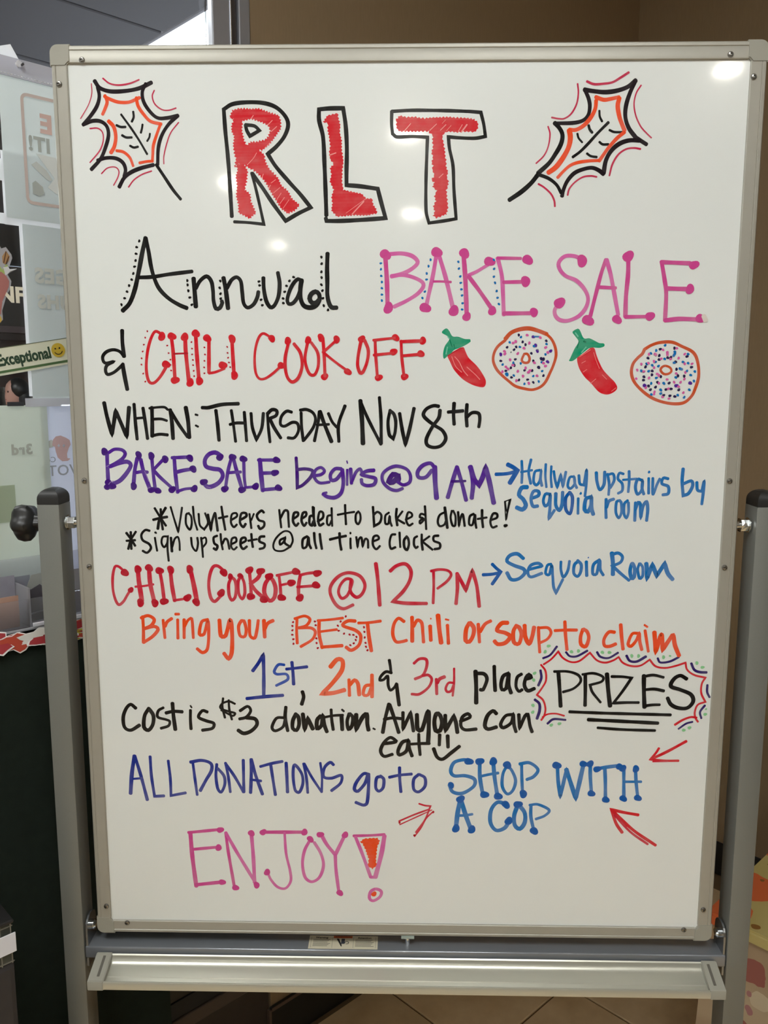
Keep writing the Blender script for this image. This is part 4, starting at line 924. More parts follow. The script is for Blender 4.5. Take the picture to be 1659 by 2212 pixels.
STROKES = r'''
o drawn_leaf | black outlined maple leaf with orange inner line, upper left of board
s kp 488 -3945,5681! -3883,5598 -3752,5555 -3556,5559 -3377,5591 -3223,5657!
s kp 452 -3910,5606 -3894,5498 -3930,5381 -4016,5264 -4120,5156!
s kp 452 -4120,5156 -4002,5201 -3894,5197 -3817,5137 -3799,5028 -3847,4876 -3917,4740 -4041,4613!
s kp 452 -3954,4723 -3844,4753 -3719,4748 -3631,4696 -3599,4611 -3621,4526
s kp 488 -3690,4397 -3621,4509 -3528,4577 -3400,4627 -3236,4666
s kp 434 -3294,5644 -3343,5545 -3330,5428 -3255,5311 -3160,5235 -3035,5234 -2900,5262
s kp 434 -2900,5262 -3020,5159 -3114,5025 -3165,4873 -3182,4669
s k 398 -3200,4669 -3098,4515 -2996,4361 -2900,4243
s k 271 -3626,5279 -3504,5111 -3404,4958 -3312,4797
s k 289 -3469,5312 -3466,5245 -3492,5191
s k 289 -3691,5149 -3638,5128 -3575,5128
s k 289 -3625,5027 -3572,5001 -3500,5001
s k 271 -3528,4900 -3479,4878 -3425,4888
s k 271 -3356,5157 -3365,5110 -3382,5056
s k 253 -3266,5046 -3276,5000 -3305,4955
s o 398 -3822,5506 -3797,5431 -3824,5356 -3863,5280
s o 398 -3829,5497 -3756,5460 -3651,5426 -3526,5424 -3436,5454 -3381,5478
s o 398 -3421,5479 -3403,5378 -3336,5278 -3251,5194 -3118,5159
s o 362 -3127,5159 -3176,5042 -3226,4907 -3240,4788 -3249,4707
s o 344 -3243,4712 -3324,4707 -3415,4691
s o 452 -3790,5199 -3727,5129 -3706,5010 -3730,4892 -3778,4816
s o 344 -3705,4841 -3616,4824 -3538,4756 -3498,4653
s m 199 -3837,5710 -3756,5650 -3641,5629 -3498,5648 -3378,5691
s m 121 -3987,5648 -3988,5532 -4036,5398 -4147,5231
s m 163 -4033,5110 -3934,5113 -3874,5062 -3870,4961 -3921,4842 -4054,4698
s m 145 -3912,4561 -3832,4629 -3733,4641 -3686,4594 -3702,4517 -3761,4418
s m 163 -3189,5564 -3217,5494 -3189,5402 -3102,5335 -3013,5326 -2920,5351
s m 145 -2894,5178 -2997,5058 -3055,4923 -3097,4771 -3101,4677
s m 163 -3569,4394 -3496,4483 -3385,4551 -3263,4591
o bubble_letter_r | capital letter R outlined in black and scribbled in with red
s k 492 -2244,4028! -2255,4318 -2273,4727 -2299,5065 -2313,5333! -2205,5393 -2034,5415 -1822,5408 -1653,5357 -1534,5249 -1497,5142 -1545,5008 -1647,4887 -1763,4793! -1666,4644 -1497,4452 -1356,4301 -1221,4136! -1388,4060 -1548,3971! -1703,4178 -1843,4385 -1934,4508! -1968,4556
s k 376 -1976,4563! -1929,4385 -1883,4179 -1831,3930! -2026,3951 -2214,3962!
s k 434 -2041,5145! -2025,5078 -1987,5010! -1864,5077! -1927,5131 -2041,5145!
j r 130 376 -2245,5219 -2207,5320 -2107,5346 -1979,5338 -1866,5342 -1781,5311 -1696,5284 -1612,5256 -1585,5183 -1593,5089 -1659,5009 -1688,4968 -1747,4901 -1834,4834 -1876,4841 -1806,4780 -1793,4698 -1982,4604 -2059,4659 -2159,4673 -2196,4632 -2172,4727 -2192,4808 -2204,4890 -2187,4998 -2220,5078 -2219,5146 -2188,5219
h -2075,5192 -1968,5218 -1827,5171 -1749,5130 -1729,5076 -1752,5009 -1788,4969 -1903,4942 -1974,4943 -2032,4902 -2066,4970 -2085,5078
j r 130 376 -2052,4672 -1835,4766 -1793,4698 -1752,4617 -1639,4507 -1598,4411 -1513,4343 -1471,4260 -1365,4164 -1431,4095 -1518,4061 -1603,4123 -1673,4233 -1743,4343 -1785,4426 -1840,4501 -1911,4563
j r 130 376 -2181,4673 -2066,4672 -2025,4590 -2040,4454 -2067,4358 -1996,4303 -1991,4207 -1949,4124 -1929,4069 -2010,4000 -2153,4069 -2157,4180 -2183,4290 -2167,4386 -2178,4523 -2154,4605
s rl 72 -2031,4659 -1950,4740 -1906,4807
s rl 72 -1727,4439 -1669,4480
s rl 87 -1848,4494 -1825,4549
s rl 87 -1764,4371 -1735,4412
s rl 72 -1700,4316 -1613,4384
s rl 72 -1659,4233 -1600,4316
s rl 60 -1581,4123 -1500,4233
s rl 72 -1624,4178 -1558,4261
s rl 87 -1968,5218 -1938,5258
s rl 101 -1756,5143 -1698,5197
s rl 101 -1715,5063 -1643,5123
s rl 60 -1804,4861 -1732,4928
o bubble_letter_l | capital letter L outlined in black and scribbled in with red
s k 521 -1021,4039! -1028,4314 -1039,4655 -1054,4992 -1102,5194 -1103,5327! -973,5337 -796,5339! -765,5125 -752,4856 -758,4586 -759,4409! -580,4394 -359,4363! -316,4202 -258,4002! -553,3982 -841,3969 -1021,3969! -1028,4004
j r 96 410 -1052,5180 -995,5253 -867,5279 -854,5219 -833,5126 -841,5045 -817,4951 -818,4857 -807,4776 -796,4694 -811,4586 -816,4463 -803,4354 -681,4326 -566,4305 -509,4243 -430,4243 -416,4161 -380,4119 -366,4064 -481,4037 -682,4038 -797,4027 -884,4024 -955,4094 -940,4190 -954,4259 -924,4354 -974,4450 -951,4546 -972,4614 -922,4668 -964,4722 -978,4797 -963,4884 -976,4992 -997,5086 -989,5153
s rl 130 -971,4776 -892,4803
s rl 145 -689,4051 -624,4120 -538,4209
s rl 58 -768,4065 -509,4243
o bubble_letter_t | capital letter T outlined in black and scribbled in with red
s k 414 -179,5298! 76,5309 428,5305 780,5293 943,5280! 981,5142 1006,4992! 874,4971 697,4976 538,4989! 553,4851 600,4640 617,4342 649,3991! 488,3965 300,3940! 263,4087 258,4429 266,4768 273,4986! 78,4996 -117,4992 -170,5030! -183,5148 -181,5298
j r 108 452 -122,5206 -82,5247 6,5228 121,5230 235,5212 324,5224 429,5224 535,5228 649,5219 782,5214 861,5201 906,5159 915,5117 899,5067 864,5047 722,5051 652,5043 519,5052 476,5027 458,4986 477,4918 491,4851 496,4784 510,4716 511,4640 539,4564 522,4504 545,4453 541,4394 519,4343 529,4274 534,4206 544,4154 536,4103 527,4047 469,4030 398,4000 353,4026 375,4086 352,4146 387,4206 364,4266 399,4335 340,4386 367,4437 326,4471 366,4522 338,4590 347,4641 329,4683 346,4742 327,4810 345,4869 335,4944 343,5003 299,5037 290,5058 166,5054 33,5055 -73,5055 -108,5080 -122,5122
s rl 81 -24,5059 59,5151
s rl 90 299,5066 386,5145
s rl 99 435,5069 505,5136
s rl 53 511,5061 571,5127
s rl 81 661,5052 712,5135
s rl 165 705,5052 739,5093 770,5135
s rl 90 424,4496 477,4543
s rl 45 457,5149 500,5194
o drawn_leaf | black outlined maple leaf with orange inner line, upper right of board
s kp 532 2235,5542! 2352,5524 2498,5512 2644,5529 2776,5574 2870,5648
s kp 506 2864,5636 2804,5499 2762,5349 2761,5210 2810,5082 2901,4971! 2951,4941 3040,4888
s kp 456 2239,5542 2288,5444 2309,5351 2295,5247 2230,5178 2108,5149 1881,5145
s k 532 1875,5150 1939,5086 1978,5004 1963,4899 1899,4781 1816,4664 1683,4546
s k 557 1690,4540 1600,4428 1478,4321 1325,4220
s kp 532 2951,4935 2816,4936 2695,4895 2600,4814 2537,4696 2513,4543
s kp 481 2513,4531 2450,4579 2362,4609 2251,4591 2142,4544 2058,4450 2012,4343 1996,4265
s k 405 1982,4307 1923,4403 1822,4480 1696,4528
s k 354 2116,4739 2207,4804 2302,4897 2420,5025 2550,5153
s k 278 2431,5293 2439,5223 2470,5165
s k 304 2303,5119 2317,5073 2352,5032
s k 253 2165,5021 2182,4968 2230,4915
s k 274 2566,5062 2628,5038 2732,5036
s k 304 2446,4920 2487,4891 2560,4890
s k 304 2294,4782 2344,4750 2419,4738
s o 456 2379,5455 2478,5422 2563,5431 2672,5453
s o 527 2675,5442 2658,5350 2684,5222 2716,5141 2756,5056
s o 430 2757,5035 2668,4966 2562,4849 2504,4767 2451,4691
s o 380 2445,4697 2309,4691 2187,4674 2089,4639 2005,4569 1933,4492
s o 481 2386,5415 2378,5316 2327,5212 2244,5120 2148,5067 2062,5068
s o 608 2062,5062 2078,4968 2057,4851 1987,4722 1904,4616 1813,4552
s m 278 2262,5640 2349,5607 2458,5610 2579,5627 2674,5678 2778,5742
s m 203 2147,5612 2160,5502 2143,5375 2080,5260 1996,5202 1923,5200 1836,5215
s m 177 1793,5108 1820,5016 1804,4876 1752,4759 1655,4665
s m 177 2939,5590 2883,5498 2861,5372 2889,5233 2956,5104 3033,5023 3097,4966
s m 228 2966,4833 2882,4845 2784,4831 2689,4766 2620,4649 2588,4513
s m 203 2428,4498 2353,4510 2255,4497 2158,4438 2086,4355 2067,4277
s m 228 1691,4415 1763,4374 1852,4296 1898,4212 1909,4140
o lettering | black word Annual with a flourished capital A and dotted shadow
s k 570 -3717,2841 -3621,2937 -3544,3114 -3481,3350 -3425,3584 -3375,3765
s k 510 -3372,3758 -3342,3583 -3319,3408 -3279,3247 -3216,3114 -3099,2996 -2964,2914 -2866,2874
s k 480 -3484,3265 -3301,3273 -3087,3305 -2782,3341
s k 570 -2766,3253 -2759,3114 -2748,2892
s k 495 -2740,3128 -2679,3224 -2594,3278 -2535,3216 -2516,3098 -2512,2966 -2484,2869 -2431,2877 -2398,2943 -2405,2965
s k 570 -2374,3260 -2348,3113 -2324,2869
s k 480 -2332,3128 -2269,3231 -2200,3267 -2148,3216 -2133,3083 -2117,2936 -2065,2879 -1987,2921 -1937,3009 -1920,3083
s k 510 -1851,3259 -1847,3112 -1819,2965 -1767,2884 -1714,2906 -1658,3024 -1640,3186 -1661,3325
d k 180 -3460,3725 -3497,3648 -3508,3565 -3518,3480 -3535,3403 -3555,3316 -3580,3238 -3617,3162 -3648,3085 -3684,3001 -3729,2919 -2849,3225 -2847,3170 -2840,3096 -2823,3010 -2800,2917 -2416,3219 -2426,3132 -2418,3057 -2417,2995 -1910,3212 -1902,3162 -1887,2980 -1872,2910 -1456,3267 -1511,3219 -1550,3156 -1575,3081 -1597,2996 -1595,2937
s k 480 -1346,3207 -1398,3241 -1460,3185 -1514,3083 -1543,2979 -1525,2928 -1471,2935 -1409,3009 -1370,3112 -1346,3215
s k 570 -1353,3229 -1370,3112 -1367,2994 -1327,2905 -1244,2879 -1168,2905 -1121,2979 -1128,3053 -1173,3082 -1227,3053 -1250,2994 -1220,2942 -1167,2942 -1129,2979
s k 540 -1010,3564 -1018,3375 -1016,3185 -1018,3053 -1000,2949 -963,2883 -895,2878
d k 180 -1090,3518 -1088,3435 -1092,3333 -1090,3260 -1094,3170 -1081,3095 -1076,2998 -1065,2904 -1010,2849
o lettering | pink words BAKE SALE with ball ends, BAKE shadowed by blue dots
s pd 570 -259,3505 -240,3228 -231,2934
s p 510 -199,3555 -49,3562 86,3530 159,3457 110,3388 -18,3315 -183,3271
s p 480 -183,3279 -33,3293 118,3256 224,3198 232,3139 157,3051 14,2963 -144,2890
s p 510 401,3547 358,3285 279,2919
s p 540 431,3547 524,3256 619,2889
s pd 300 367,3209 464,3209 592,3202
d pd 690 -259,3548 -220,2875 405,3576 261,2875 635,2837
d b 165 -319,3439 -317,3364 -313,3280 -305,3203 -305,3125 -305,3044 -305,2968 326,3482 300,3402 277,3310 276,3234 255,3081 224,3000
d b 165 685,3456 694,3371 713,3272 720,3191 730,3109 739,3032 748,2933 743,2853
s pd 570 751,3546 778,3255 804,2786
s p 420 815,3285 927,3335 1075,3422
s pd 510 823,3270 961,3094 1131,2859
s p 510 1193,3502 1250,3284 1270,3065 1287,2785
s pd 390 1193,3502 1492,3497
s pd 450 1274,3199 1514,3203
s pd 510 1286,2803 1630,2806
d pd 660 761,3561 1089,3459 1579,3479 1559,3208
d pd 570 804,2763 1135,2837 1678,2817
d b 165 1143,3479 1149,3367 1148,3268 1165,3191 1188,3087 1201,3002 1220,2922
s p 480 2281,3485 2175,3525 2056,3522 1981,3443 1999,3355 2079,3275 2216,3217 2325,3107 2374,2990 2348,2873 2262,2770 2128,2711 2023,2718 1961,2770 1947,2844 1986,2917
s pd 480 2412,2770 2476,3063 2533,3311 2586,3478
s p 510 2594,3478 2653,3296 2698,3107 2772,2784
s pd 420 2503,3136 2623,3129 2727,3124
s pd 540 2872,3499 2877,3281 2863,3019 2866,2762
s pd 450 2866,2758 3163,2762
s pd 510 3300,3455 3348,3237 3379,3062 3382,2710
s pd 510 3308,3447 3665,3432
s pd 540 3377,3118 3653,3109
s pd 540 3382,2713 3568,2732 3823,2725
d pd 720 2279,3464 2008,2936 2384,2714 2870,3520
d pd 600 2759,2725 3185,2766 3718,3411 3682,3109 3835,2737
s w 600 3878,2769 3906,2710
o lettering | black ampersand starting the chili cook off line
s k 510 -3736,2587 -3739,2430 -3726,2249
s k 420 -3731,2257 -3787,2317 -3871,2336 -3958,2309 -4010,2249 -4003,2181 -3965,2161 -3871,2181 -3958,2135 -3982,2067 -3957,2014 -3878,2037 -3798,2097 -3741,2151
s k 540 -3749,2143 -3732,2006 -3702,1816
o lettering | red words CHILI COOK OFF with ball ends on the third line
s r 390 -3208,2535 -3291,2575 -3347,2505 -3400,2355 -3431,2173 -3432,2022 -3402,1915 -3341,1903 -3260,1976 -3178,2098 -3162,2136
s r 480 -3086,2505 -3070,2325 -3057,1946
s r 510 -2902,2490 -2901,2310 -2872,1916
s rd 240 -3063,2284 -2878,2291
s r 510 -2762,2550 -2755,2279 -2736,1931
s r 480 -2588,2475 -2594,2279 -2601,2038
s r 330 -2601,2030 -2516,2045 -2391,2091
s r 480 -2284,2475 -2276,2234 -2267,2007
d r 540 -3212,2509 -3169,2146 -3078,2512 -2909,2502 -3056,1938 -2856,1908 -2760,2547 -2731,1928 -2610,2485 -2413,2136 -2281,2475 -2262,2003
d rd 120 -3401,2577 -3433,2494 -3455,2403 -3474,2314 -3492,2225 -3497,2143 -3479,2025 -3455,1920 -3144,2391 -3129,2293 -3108,2208 -3112,2139 -3104,2066 -2821,2436 -2816,2352 -2817,2276 -2809,2204 -2809,2136 -2803,2062 -2799,1992 -2651,2367 -2646,2275 -2655,2192 -2662,2107 -2661,2030 -2348,2374 -2345,2296 -2340,2233 -2330,2171 -2315,2110
s r 330 -1761,2490 -1859,2547 -1921,2505 -1970,2370 -1989,2204 -1977,2038 -1933,1962 -1856,1962 -1747,2031 -1637,2129
d r 480 -1756,2482 -1637,2132 -1544,2452 -1276,2460 -1108,2493 -901,2470 -1063,1986 -755,2051 -570,2475 -123,2493 -150,2310 -346,1974 233,2454 208,2285 -4,1986
s r 420 -1540,2415 -1582,2235 -1580,2068 -1548,1962 -1487,1917 -1409,1978 -1360,2129 -1381,2295 -1464,2415
s r 390 -1280,2445 -1321,2235 -1299,2099 -1254,2016 -1193,2016 -1146,2129 -1151,2295 -1234,2430
s r 420 -1081,2490 -1067,2280 -1058,1993
s r 360 -913,2452 -1082,2302
s r 330 -1067,2295 -915,2175 -747,2054
s r 420 -577,2460 -616,2265 -624,2129 -594,2039 -556,2046 -502,2175 -483,2325 -532,2460
s r 390 -394,2460 -387,2280 -364,1979
s r 330 -417,2460 -135,2490
s r 360 -410,2268 -150,2295
s r 390 -52,2452 -43,2250 -12,1994
s r 420 -59,2442 215,2452
s r 390 -43,2258 216,2280
o drawn_chili | red chili pepper with green stem, left one of two drawn on board
f r 558,2265 609,2299 666,2332 728,2366 773,2366 796,2316 837,2237 941,2136 1011,2046 1070,1934 1049,1855 958,1860 854,1900 750,1967 646,2080 594,2181
f g 481,2561 537,2613 577,2583 623,2511 697,2505 783,2477 856,2472 862,2444 790,2394 711,2360 643,2332 609,2293 553,2248 513,2220 501,2282 523,2383 584,2477 550,2516
s rd 112 564,2260 677,2327 767,2366
s rl 78 616,2248 668,2125 749,2046
s rl 90 655,2248 713,2181 772,2069 830,2001
s rl 90 817,2114 932,2013 990,1951
s gl 135 561,2505 578,2483
s gl 157 557,2372 541,2282
s gd 90 642,2405 654,2349
s gd 112 584,2472 620,2372
o drawn_doughnut | orange ringed doughnut with coloured sprinkles, left one of two drawn
s c 516 1315,2477! 1386,2555 1498,2599 1622,2611 1736,2583 1855,2538
s c 359 1844,2544 1919,2472 1968,2372 1983,2260 1952,2137 1910,2036 1857,1923 1790,1855 1689,1819 1575,1833 1460,1866 1367,1934 1274,2013 1204,2092 1162,2193 1171,2293 1221,2383 1315,2461!
s c 314 1563,2282 1608,2282 1638,2226 1622,2176 1571,2170 1537,2204 1563,2277
d n 179 1489,2527 1542,2438 1580,2403 1340,2369 1459,2374 1432,2338 1261,2193 1451,2213 1395,2103 1330,2064 1406,1979 1659,2291 1688,2193 1577,2072 1676,2067 1826,2002 1695,1914 1619,1950 1506,1945 1850,2452
d v 224 1679,2503 1713,2394 1737,2321 1911,2321 1875,2182 1259,2277
d n 224 1791,2221 1820,2215 1760,2109 1436,2139
d b 168 1518,2500 1372,2433 1506,2374 1854,2411 1844,2277 1286,2146 1426,2170 1523,2161 1436,2004 1692,1996 1807,2061 1766,1926 1579,1895 1798,2176 1690,2383
d b 262 1344,2019
s b 202 1693,2507 1755,2505
d p 191 1598,2525 1770,2494 1451,2444 1418,2425 1629,2424 1561,2358 1844,2366 1874,2302 1481,2288 1307,2316 1311,2282 1383,2207 1419,2137 1331,2114 1358,2089 1285,2052 1702,2170 1821,2165 1588,2101 1487,2058 1646,2069 1626,2045 1557,1996 1741,2000 1472,1936 1636,1903 1848,2126
d gk 101 1392,2305 1743,2338
o drawn_chili | red chili pepper with green stem, right one of two drawn on board
f r 2260,2233 2317,2274 2385,2326 2442,2369 2483,2354 2509,2280 2542,2199 2605,2083 2690,1991 2763,1921 2801,1851 2780,1805 2711,1764 2641,1758 2558,1793 2448,1909 2363,1990 2288,2106
f g 2188,2567 2259,2609 2289,2578 2339,2486 2414,2484 2497,2446 2545,2423 2603,2418 2610,2383 2547,2362 2465,2366 2407,2354 2328,2291 2260,2233 2203,2193 2156,2193 2167,2222 2221,2349 2270,2441 2227,2509
s gl 162 2226,2555 2262,2509
s gl 162 2372,2372 2316,2303
s gd 116 2276,2441 2256,2360
s gd 231 2340,2446 2364,2435
s rl 58 2321,2164 2373,2193
s rl 58 2343,2048 2394,2083
s rl 58 2442,1897 2516,1961
s rl 58 2474,2303 2506,2210 2557,2095
s rl 58 2727,1799 2784,1845
s rl 58 2596,2014 2657,1956
s rl 58 2289,2245 2431,2337
o drawn_doughnut | orange ringed doughnut with coloured sprinkles, right one of two drawn
s c 394 3135,2343! 3220,2395 3334,2431 3485,2435 3615,2383 3770,2303 3836,2176 3858,1992 3820,1829 3779,1736 3689,1654 3562,1636 3408,1659 3265,1712 3131,1805 3021,1921 2978,2037 2993,2153 3053,2234 3109,2286 3135,2343!
s c 301 3419,2130 3479,2107 3499,2061 3459,2026 3401,2026 3358,2072 3374,2113 3419,2130
d n 197 3339,2345 3524,2358 3185,2230 3331,2263 3331,2211 3443,2234 3483,2240 3692,2251 3158,2116 3248,2064 3247,2014 3144,1988 3140,1945 3364,1991 3564,2086 3587,2001 3669,1997 3758,2113 3477,1907 3325,1916 3210,1869 3302,1854 3236,1820 3441,1823 3507,1831 3413,1747 3495,1741 3560,1732 3608,1819 3547,2182
d v 257 3572,1873 3752,1907 3157,1875
d b 185 3400,2395 3287,2328 3219,2291 3530,2312 3704,2282 3403,2220 3283,2180 3171,2156 3244,2138 3326,2127 3644,2180 3711,2165 3700,2063 3804,2057 3752,2011 3559,1980 3799,1934 3305,1974 3242,1902 3251,1758 3373,1770 3597,1750 3683,1722 3745,1820 3201,2061 3104,2066 3528,2170
d b 208 3407,1904 3371,1817
s b 347 3533,2291 3515,2257
s b 301 3601,2098 3637,2084
d p 174 3374,2337 3553,2357 3194,2280 3583,2230 3356,2222 3479,2217 3101,2153 3193,2165 3269,2107 3051,2076 3137,2057 3209,1974 3042,1964 3314,2026 3338,2005 3446,1954 3343,1904 3541,1918 3562,2032 3673,1959 3625,1918 3659,2282 3666,2157 3761,2157 3680,2044 3469,1834 3290,1791 3286,1764 3399,1726 3484,1704 3668,1782 3174,1846 3263,2188 3602,1861
s p 324 3266,2286 3290,2271
s p 347 3431,2309 3435,2268
o lettering | black words WHEN THURSDAY NOV 8th
s k 525 -4022,1640 -3992,1455 -3936,1215! -3871,1532! -3738,1192! -3689,1579
s k 450 -3620,1622 -3612,1378 -3598,1153
s k 450 -3502,1571 -3479,1378 -3457,1161
s k 350 -3610,1432 -3484,1443
s k 510 -3382,1579 -3385,1379 -3393,1193
s k 330 -3417,1567 -3323,1579 -3214,1582 -3168,1549
s k 360 -3376,1422 -3266,1425 -3186,1402
s k 420 -3393,1200 -3290,1221 -3184,1212
s k 510 -3137,1549 -3120,1379 -3112,1162
s k 450 -3130,1533 -3035,1364 -2916,1186!
s k 540 -2926,1580 -2901,1395 -2893,1178
s k 270 -2800,1485! -2769,1477
s k 270 -2801,1340! -2768,1323
s k 480 -2708,1577 -2623,1577 -2435,1619 -2218,1630
s k 480 -2523,1542 -2505,1349 -2492,1140
s k 390 -2316,1542 -2294,1365 -2269,1125
s k 420 -2143,1519 -2132,1335 -2121,1133
s k 390 -2341,1353 -2255,1373 -2139,1373
s k 420 -2053,1504 -2039,1319 -1988,1149! -1914,1304 -1887,1505
s k 390 -1833,1505 -1824,1320 -1806,1118
s k 450 -1833,1497 -1770,1551 -1708,1536 -1717,1474 -1803,1435! -1751,1320 -1660,1173
s k 399 -1507,1519 -1576,1531 -1646,1460 -1660,1357 -1605,1332 -1501,1383 -1432,1366 -1420,1272 -1478,1178 -1564,1177
s k 399 -1382,1511 -1378,1323 -1358,1135
s k 399 -1395,1545 -1309,1554 -1224,1511 -1191,1426 -1227,1307 -1349,1143
s k 399 -1138,1528 -1157,1375 -1208,1135
s k 505 -1130,1528 -1071,1358 -979,1127
s k 333 -1174,1349 -1011,1358
s k 399 -1018,1503 -968,1392 -908,1321
s k 433 -795,1605 -882,1359 -880,1127
s k 582 -590,1673 -570,1427 -557,1102
s k 427 -590,1665 -487,1427 -316,1094
s k 433 -337,1716 -316,1428 -313,1103
s k 433 -193,1547 -222,1394 -205,1223 -153,1168! -127,1257 -119,1394 -145,1496 -193,1538
s k 466 -68,1505 -33,1292 11,1086! 69,1309 124,1573
s k 466 451,1599 383,1607 290,1565 248,1488 300,1420 403,1344 506,1276 550,1173 491,1079 389,1053 302,1087 293,1173 369,1327 453,1446 469,1548
s k 466 655,1641 649,1497 659,1361
s k 433 575,1523 674,1531 776,1540
s k 466 826,1625 819,1481 830,1336
s k 433 828,1455 895,1515 981,1506 999,1430 987,1325
o lettering | violet words BAKE SALE begins at 9 AM with ball ends on BAKE SALE
s v 510 -4016,958 -4019,801 -4018,596
s v 450 -3991,973 -3911,1017 -3809,1008 -3769,958 -3814,888 -4001,777
s v 560 -3985,785 -3856,833 -3745,849 -3700,802 -3752,707 -3852,597 -3949,549
s v 510 -3609,896 -3648,739 -3671,566
s v 540 -3563,881 -3524,692 -3460,503
s v 455 -3626,704 -3546,716 -3476,708
s v 450 -3411,944 -3403,740 -3382,487
s v 450 -3256,881 -3396,740! -3313,646 -3145,488
s v 510 -3106,913 -3098,693 -3076,433
s v 455 -3138,905 -2925,914
s v 490 -3098,706 -2994,733 -2868,754
s v 390 -3075,449 -2972,481 -2861,492
s v 560 -2478,938 -2547,977 -2634,953 -2691,875 -2678,789 -2585,758 -2491,742 -2454,664 -2504,577 -2592,522 -2671,514 -2716,569
s v 450 -2329,915 -2382,727 -2423,491
s v 510 -2306,900 -2264,727 -2199,491
s v 396 -2382,703 -2288,712 -2209,715
s v 420 -2166,884 -2164,649 -2151,507
s v 360 -2151,504 -2017,516
s v 595 -1947,885 -1935,681 -1916,461
s v 450 -1970,877 -1751,878
s v 450 -1927,700 -1755,705
s v 450 -1916,473 -1711,493
d vd 495 -4049,986 -4014,564 -3966,517 -3587,940 -3673,518 -3415,928 -3228,885 -3430,468 -3149,472 -2894,901 -2855,754 -2848,486 -2486,912 -2716,577 -2317,915 -2432,483 -2199,472 -2170,892 -2013,520 -1723,878 -1747,705 -1703,501
d vd 455 -3344,456 -4033,509
s vl 90 -4012,541 -3987,572 -3947,588
s vl 90 -4032,785 -3992,801
s vl 75 -3514,724 -3465,582
s vl 88 -3485,487 -3445,503
s vl 88 -2679,513 -2624,498
s vd 434 -1457,911 -1448,713 -1448,504! -1372,542 -1266,647 -1237,732 -1331,760 -1454,750
s v 398 -1228,666 -1124,685 -1077,733 -1124,780 -1199,742 -1215,647 -1145,572 -1012,582
s v 470 -851,762 -935,761 -996,686 -984,610 -918,620 -842,714
s v 506 -838,752 -824,582 -853,440 -938,373 -1042,382 -1099,420
s v 325 -1099,426! -1051,439
s v 325 -770,752 -773,544
s v 181 -775,869 -766,837
s v 470 -725,762 -714,564
s v 398 -714,573 -654,715 -597,762 -569,706
s v 470 -409,744 -503,734 -578,687 -484,659 -390,631 -409,555 -503,536 -569,564 -579,621
s vd 675 -90,670 -155,688 -212,594 -155,584 -80,651 -89,594
s v 434 -89,585 -14,547 70,585 79,680 23,764 -109,801 -221,763 -296,688 -287,584 -202,499 -108,471 -23,500
s v 506 407,775 350,840 247,812 178,727 192,652 286,652 369,746
s v 633 406,793 414,586 435,368
s v 542 706,794 643,587 586,378
s v 506 706,785 775,568 834,341
s vd 325 634,596 821,603
s v 591 883,795 924,588 909,370
s v 633 883,795 942,626 1004,550! 1054,664 1089,795! 1139,607 1207,305
o lettering | bright blue words Hallway upstairs by Sequoia room after an arrow
s bd 470 1228,694 1377,703 1516,738
s bd 591 1383,826 1449,794 1516,747! 1417,577
s b 362 1569,875 1578,729 1576,578
s b 362 1693,894 1666,729 1698,569
s b 325 1563,725 1712,751
s b 362 1814,752 1750,729 1735,597 1773,550 1818,607 1833,748 1827,635 1848,541
s b 325 1892,833 1891,673 1909,522
s b 325 1967,805 1966,655 1980,523
s b 362 2001,739 2023,617 2054,523! 2096,693! 2129,533! 2163,730
s b 344 2274,665 2218,655 2194,542 2232,505 2286,571 2277,665 2286,580 2316,514
s b 362 2338,684 2355,571 2408,552! 2438,750 2441,562 2429,401
s b 422 2569,722 2583,600 2625,491 2678,563 2681,732
s b 362 2719,704 2747,563 2745,421
s b 362 2729,694 2793,704 2812,620 2764,516
s b 362 2933,704 2877,714 2861,638 2920,573 2924,479 2870,441
s b 362 3005,742 3012,601 3005,460
s b 307 2927,624 3112,639
s b 398 3178,621 3122,630 3099,526 3131,432 3184,489 3191,611 3189,508 3215,432
s b 362 3270,649 3279,442
d b 181 3271,730
s b 362 3325,649 3336,433 3385,565 3419,640
s b 398 3530,641 3465,650 3450,575 3535,537 3540,443 3467,424
s b 434 3721,776 3717,604 3741,415! 3810,444 3860,548 3838,613 3738,576
s b 398 3913,595 3928,491 3985,473! 4009,605 4005,435 3995,299
s b 549 1652,522 1578,512 1543,417 1600,360 1640,275 1595,218 1515,246
s b 434 1713,370 1805,409 1804,465 1738,465 1707,370 1734,266 1800,266
s b 398 1955,428 1898,428 1873,333 1903,267 1949,314 1964,419 1965,257 1955,95! 2027,210
s b 464 2038,438 2043,277 2092,210 2127,296 2128,457
s bd 434 2225,457 2172,372 2180,220 2235,163 2260,258 2261,391 2225,452
s b 362 2340,373 2344,164
d b 181 2371,439
s b 506 2507,392 2443,363 2430,221 2477,193 2515,278 2517,392 2522,240 2550,155
s b 398 2714,364 2715,241 2724,108
s b 422 2722,251 2753,336 2817,365
s b 362 2902,346 2856,327 2852,185 2893,109 2927,185 2918,318 2892,346
s b 362 3004,347 2960,299 2962,166 2996,109 3021,185 3015,318
s b 398 3108,319 3110,71
s b 422 3112,224 3145,319 3174,300 3189,110! 3213,272 3257,329 3277,224 3269,72
o lettering | black note about volunteers needed to bake and donate
s k 325 -3399,217 -3335,105 -3254,-25
s k 380 -3248,223 -3336,70 -3367,-69
s k 358 -3426,56 -3336,79 -3232,97
s k 325 -3317,205 -3315,70 -3299,-78
s k 277 -3180,235 -3138,71 -3088,-111! -3052,71 -3024,227
s k 304 -2929,150 -2969,132 -2977,2 -2928,-76 -2899,2 -2904,107 -2941,150
s k 280 -2874,241 -2863,72 -2825,-81
s k 293 -2800,142 -2788,-14 -2730,-75! -2675,21 -2711,151
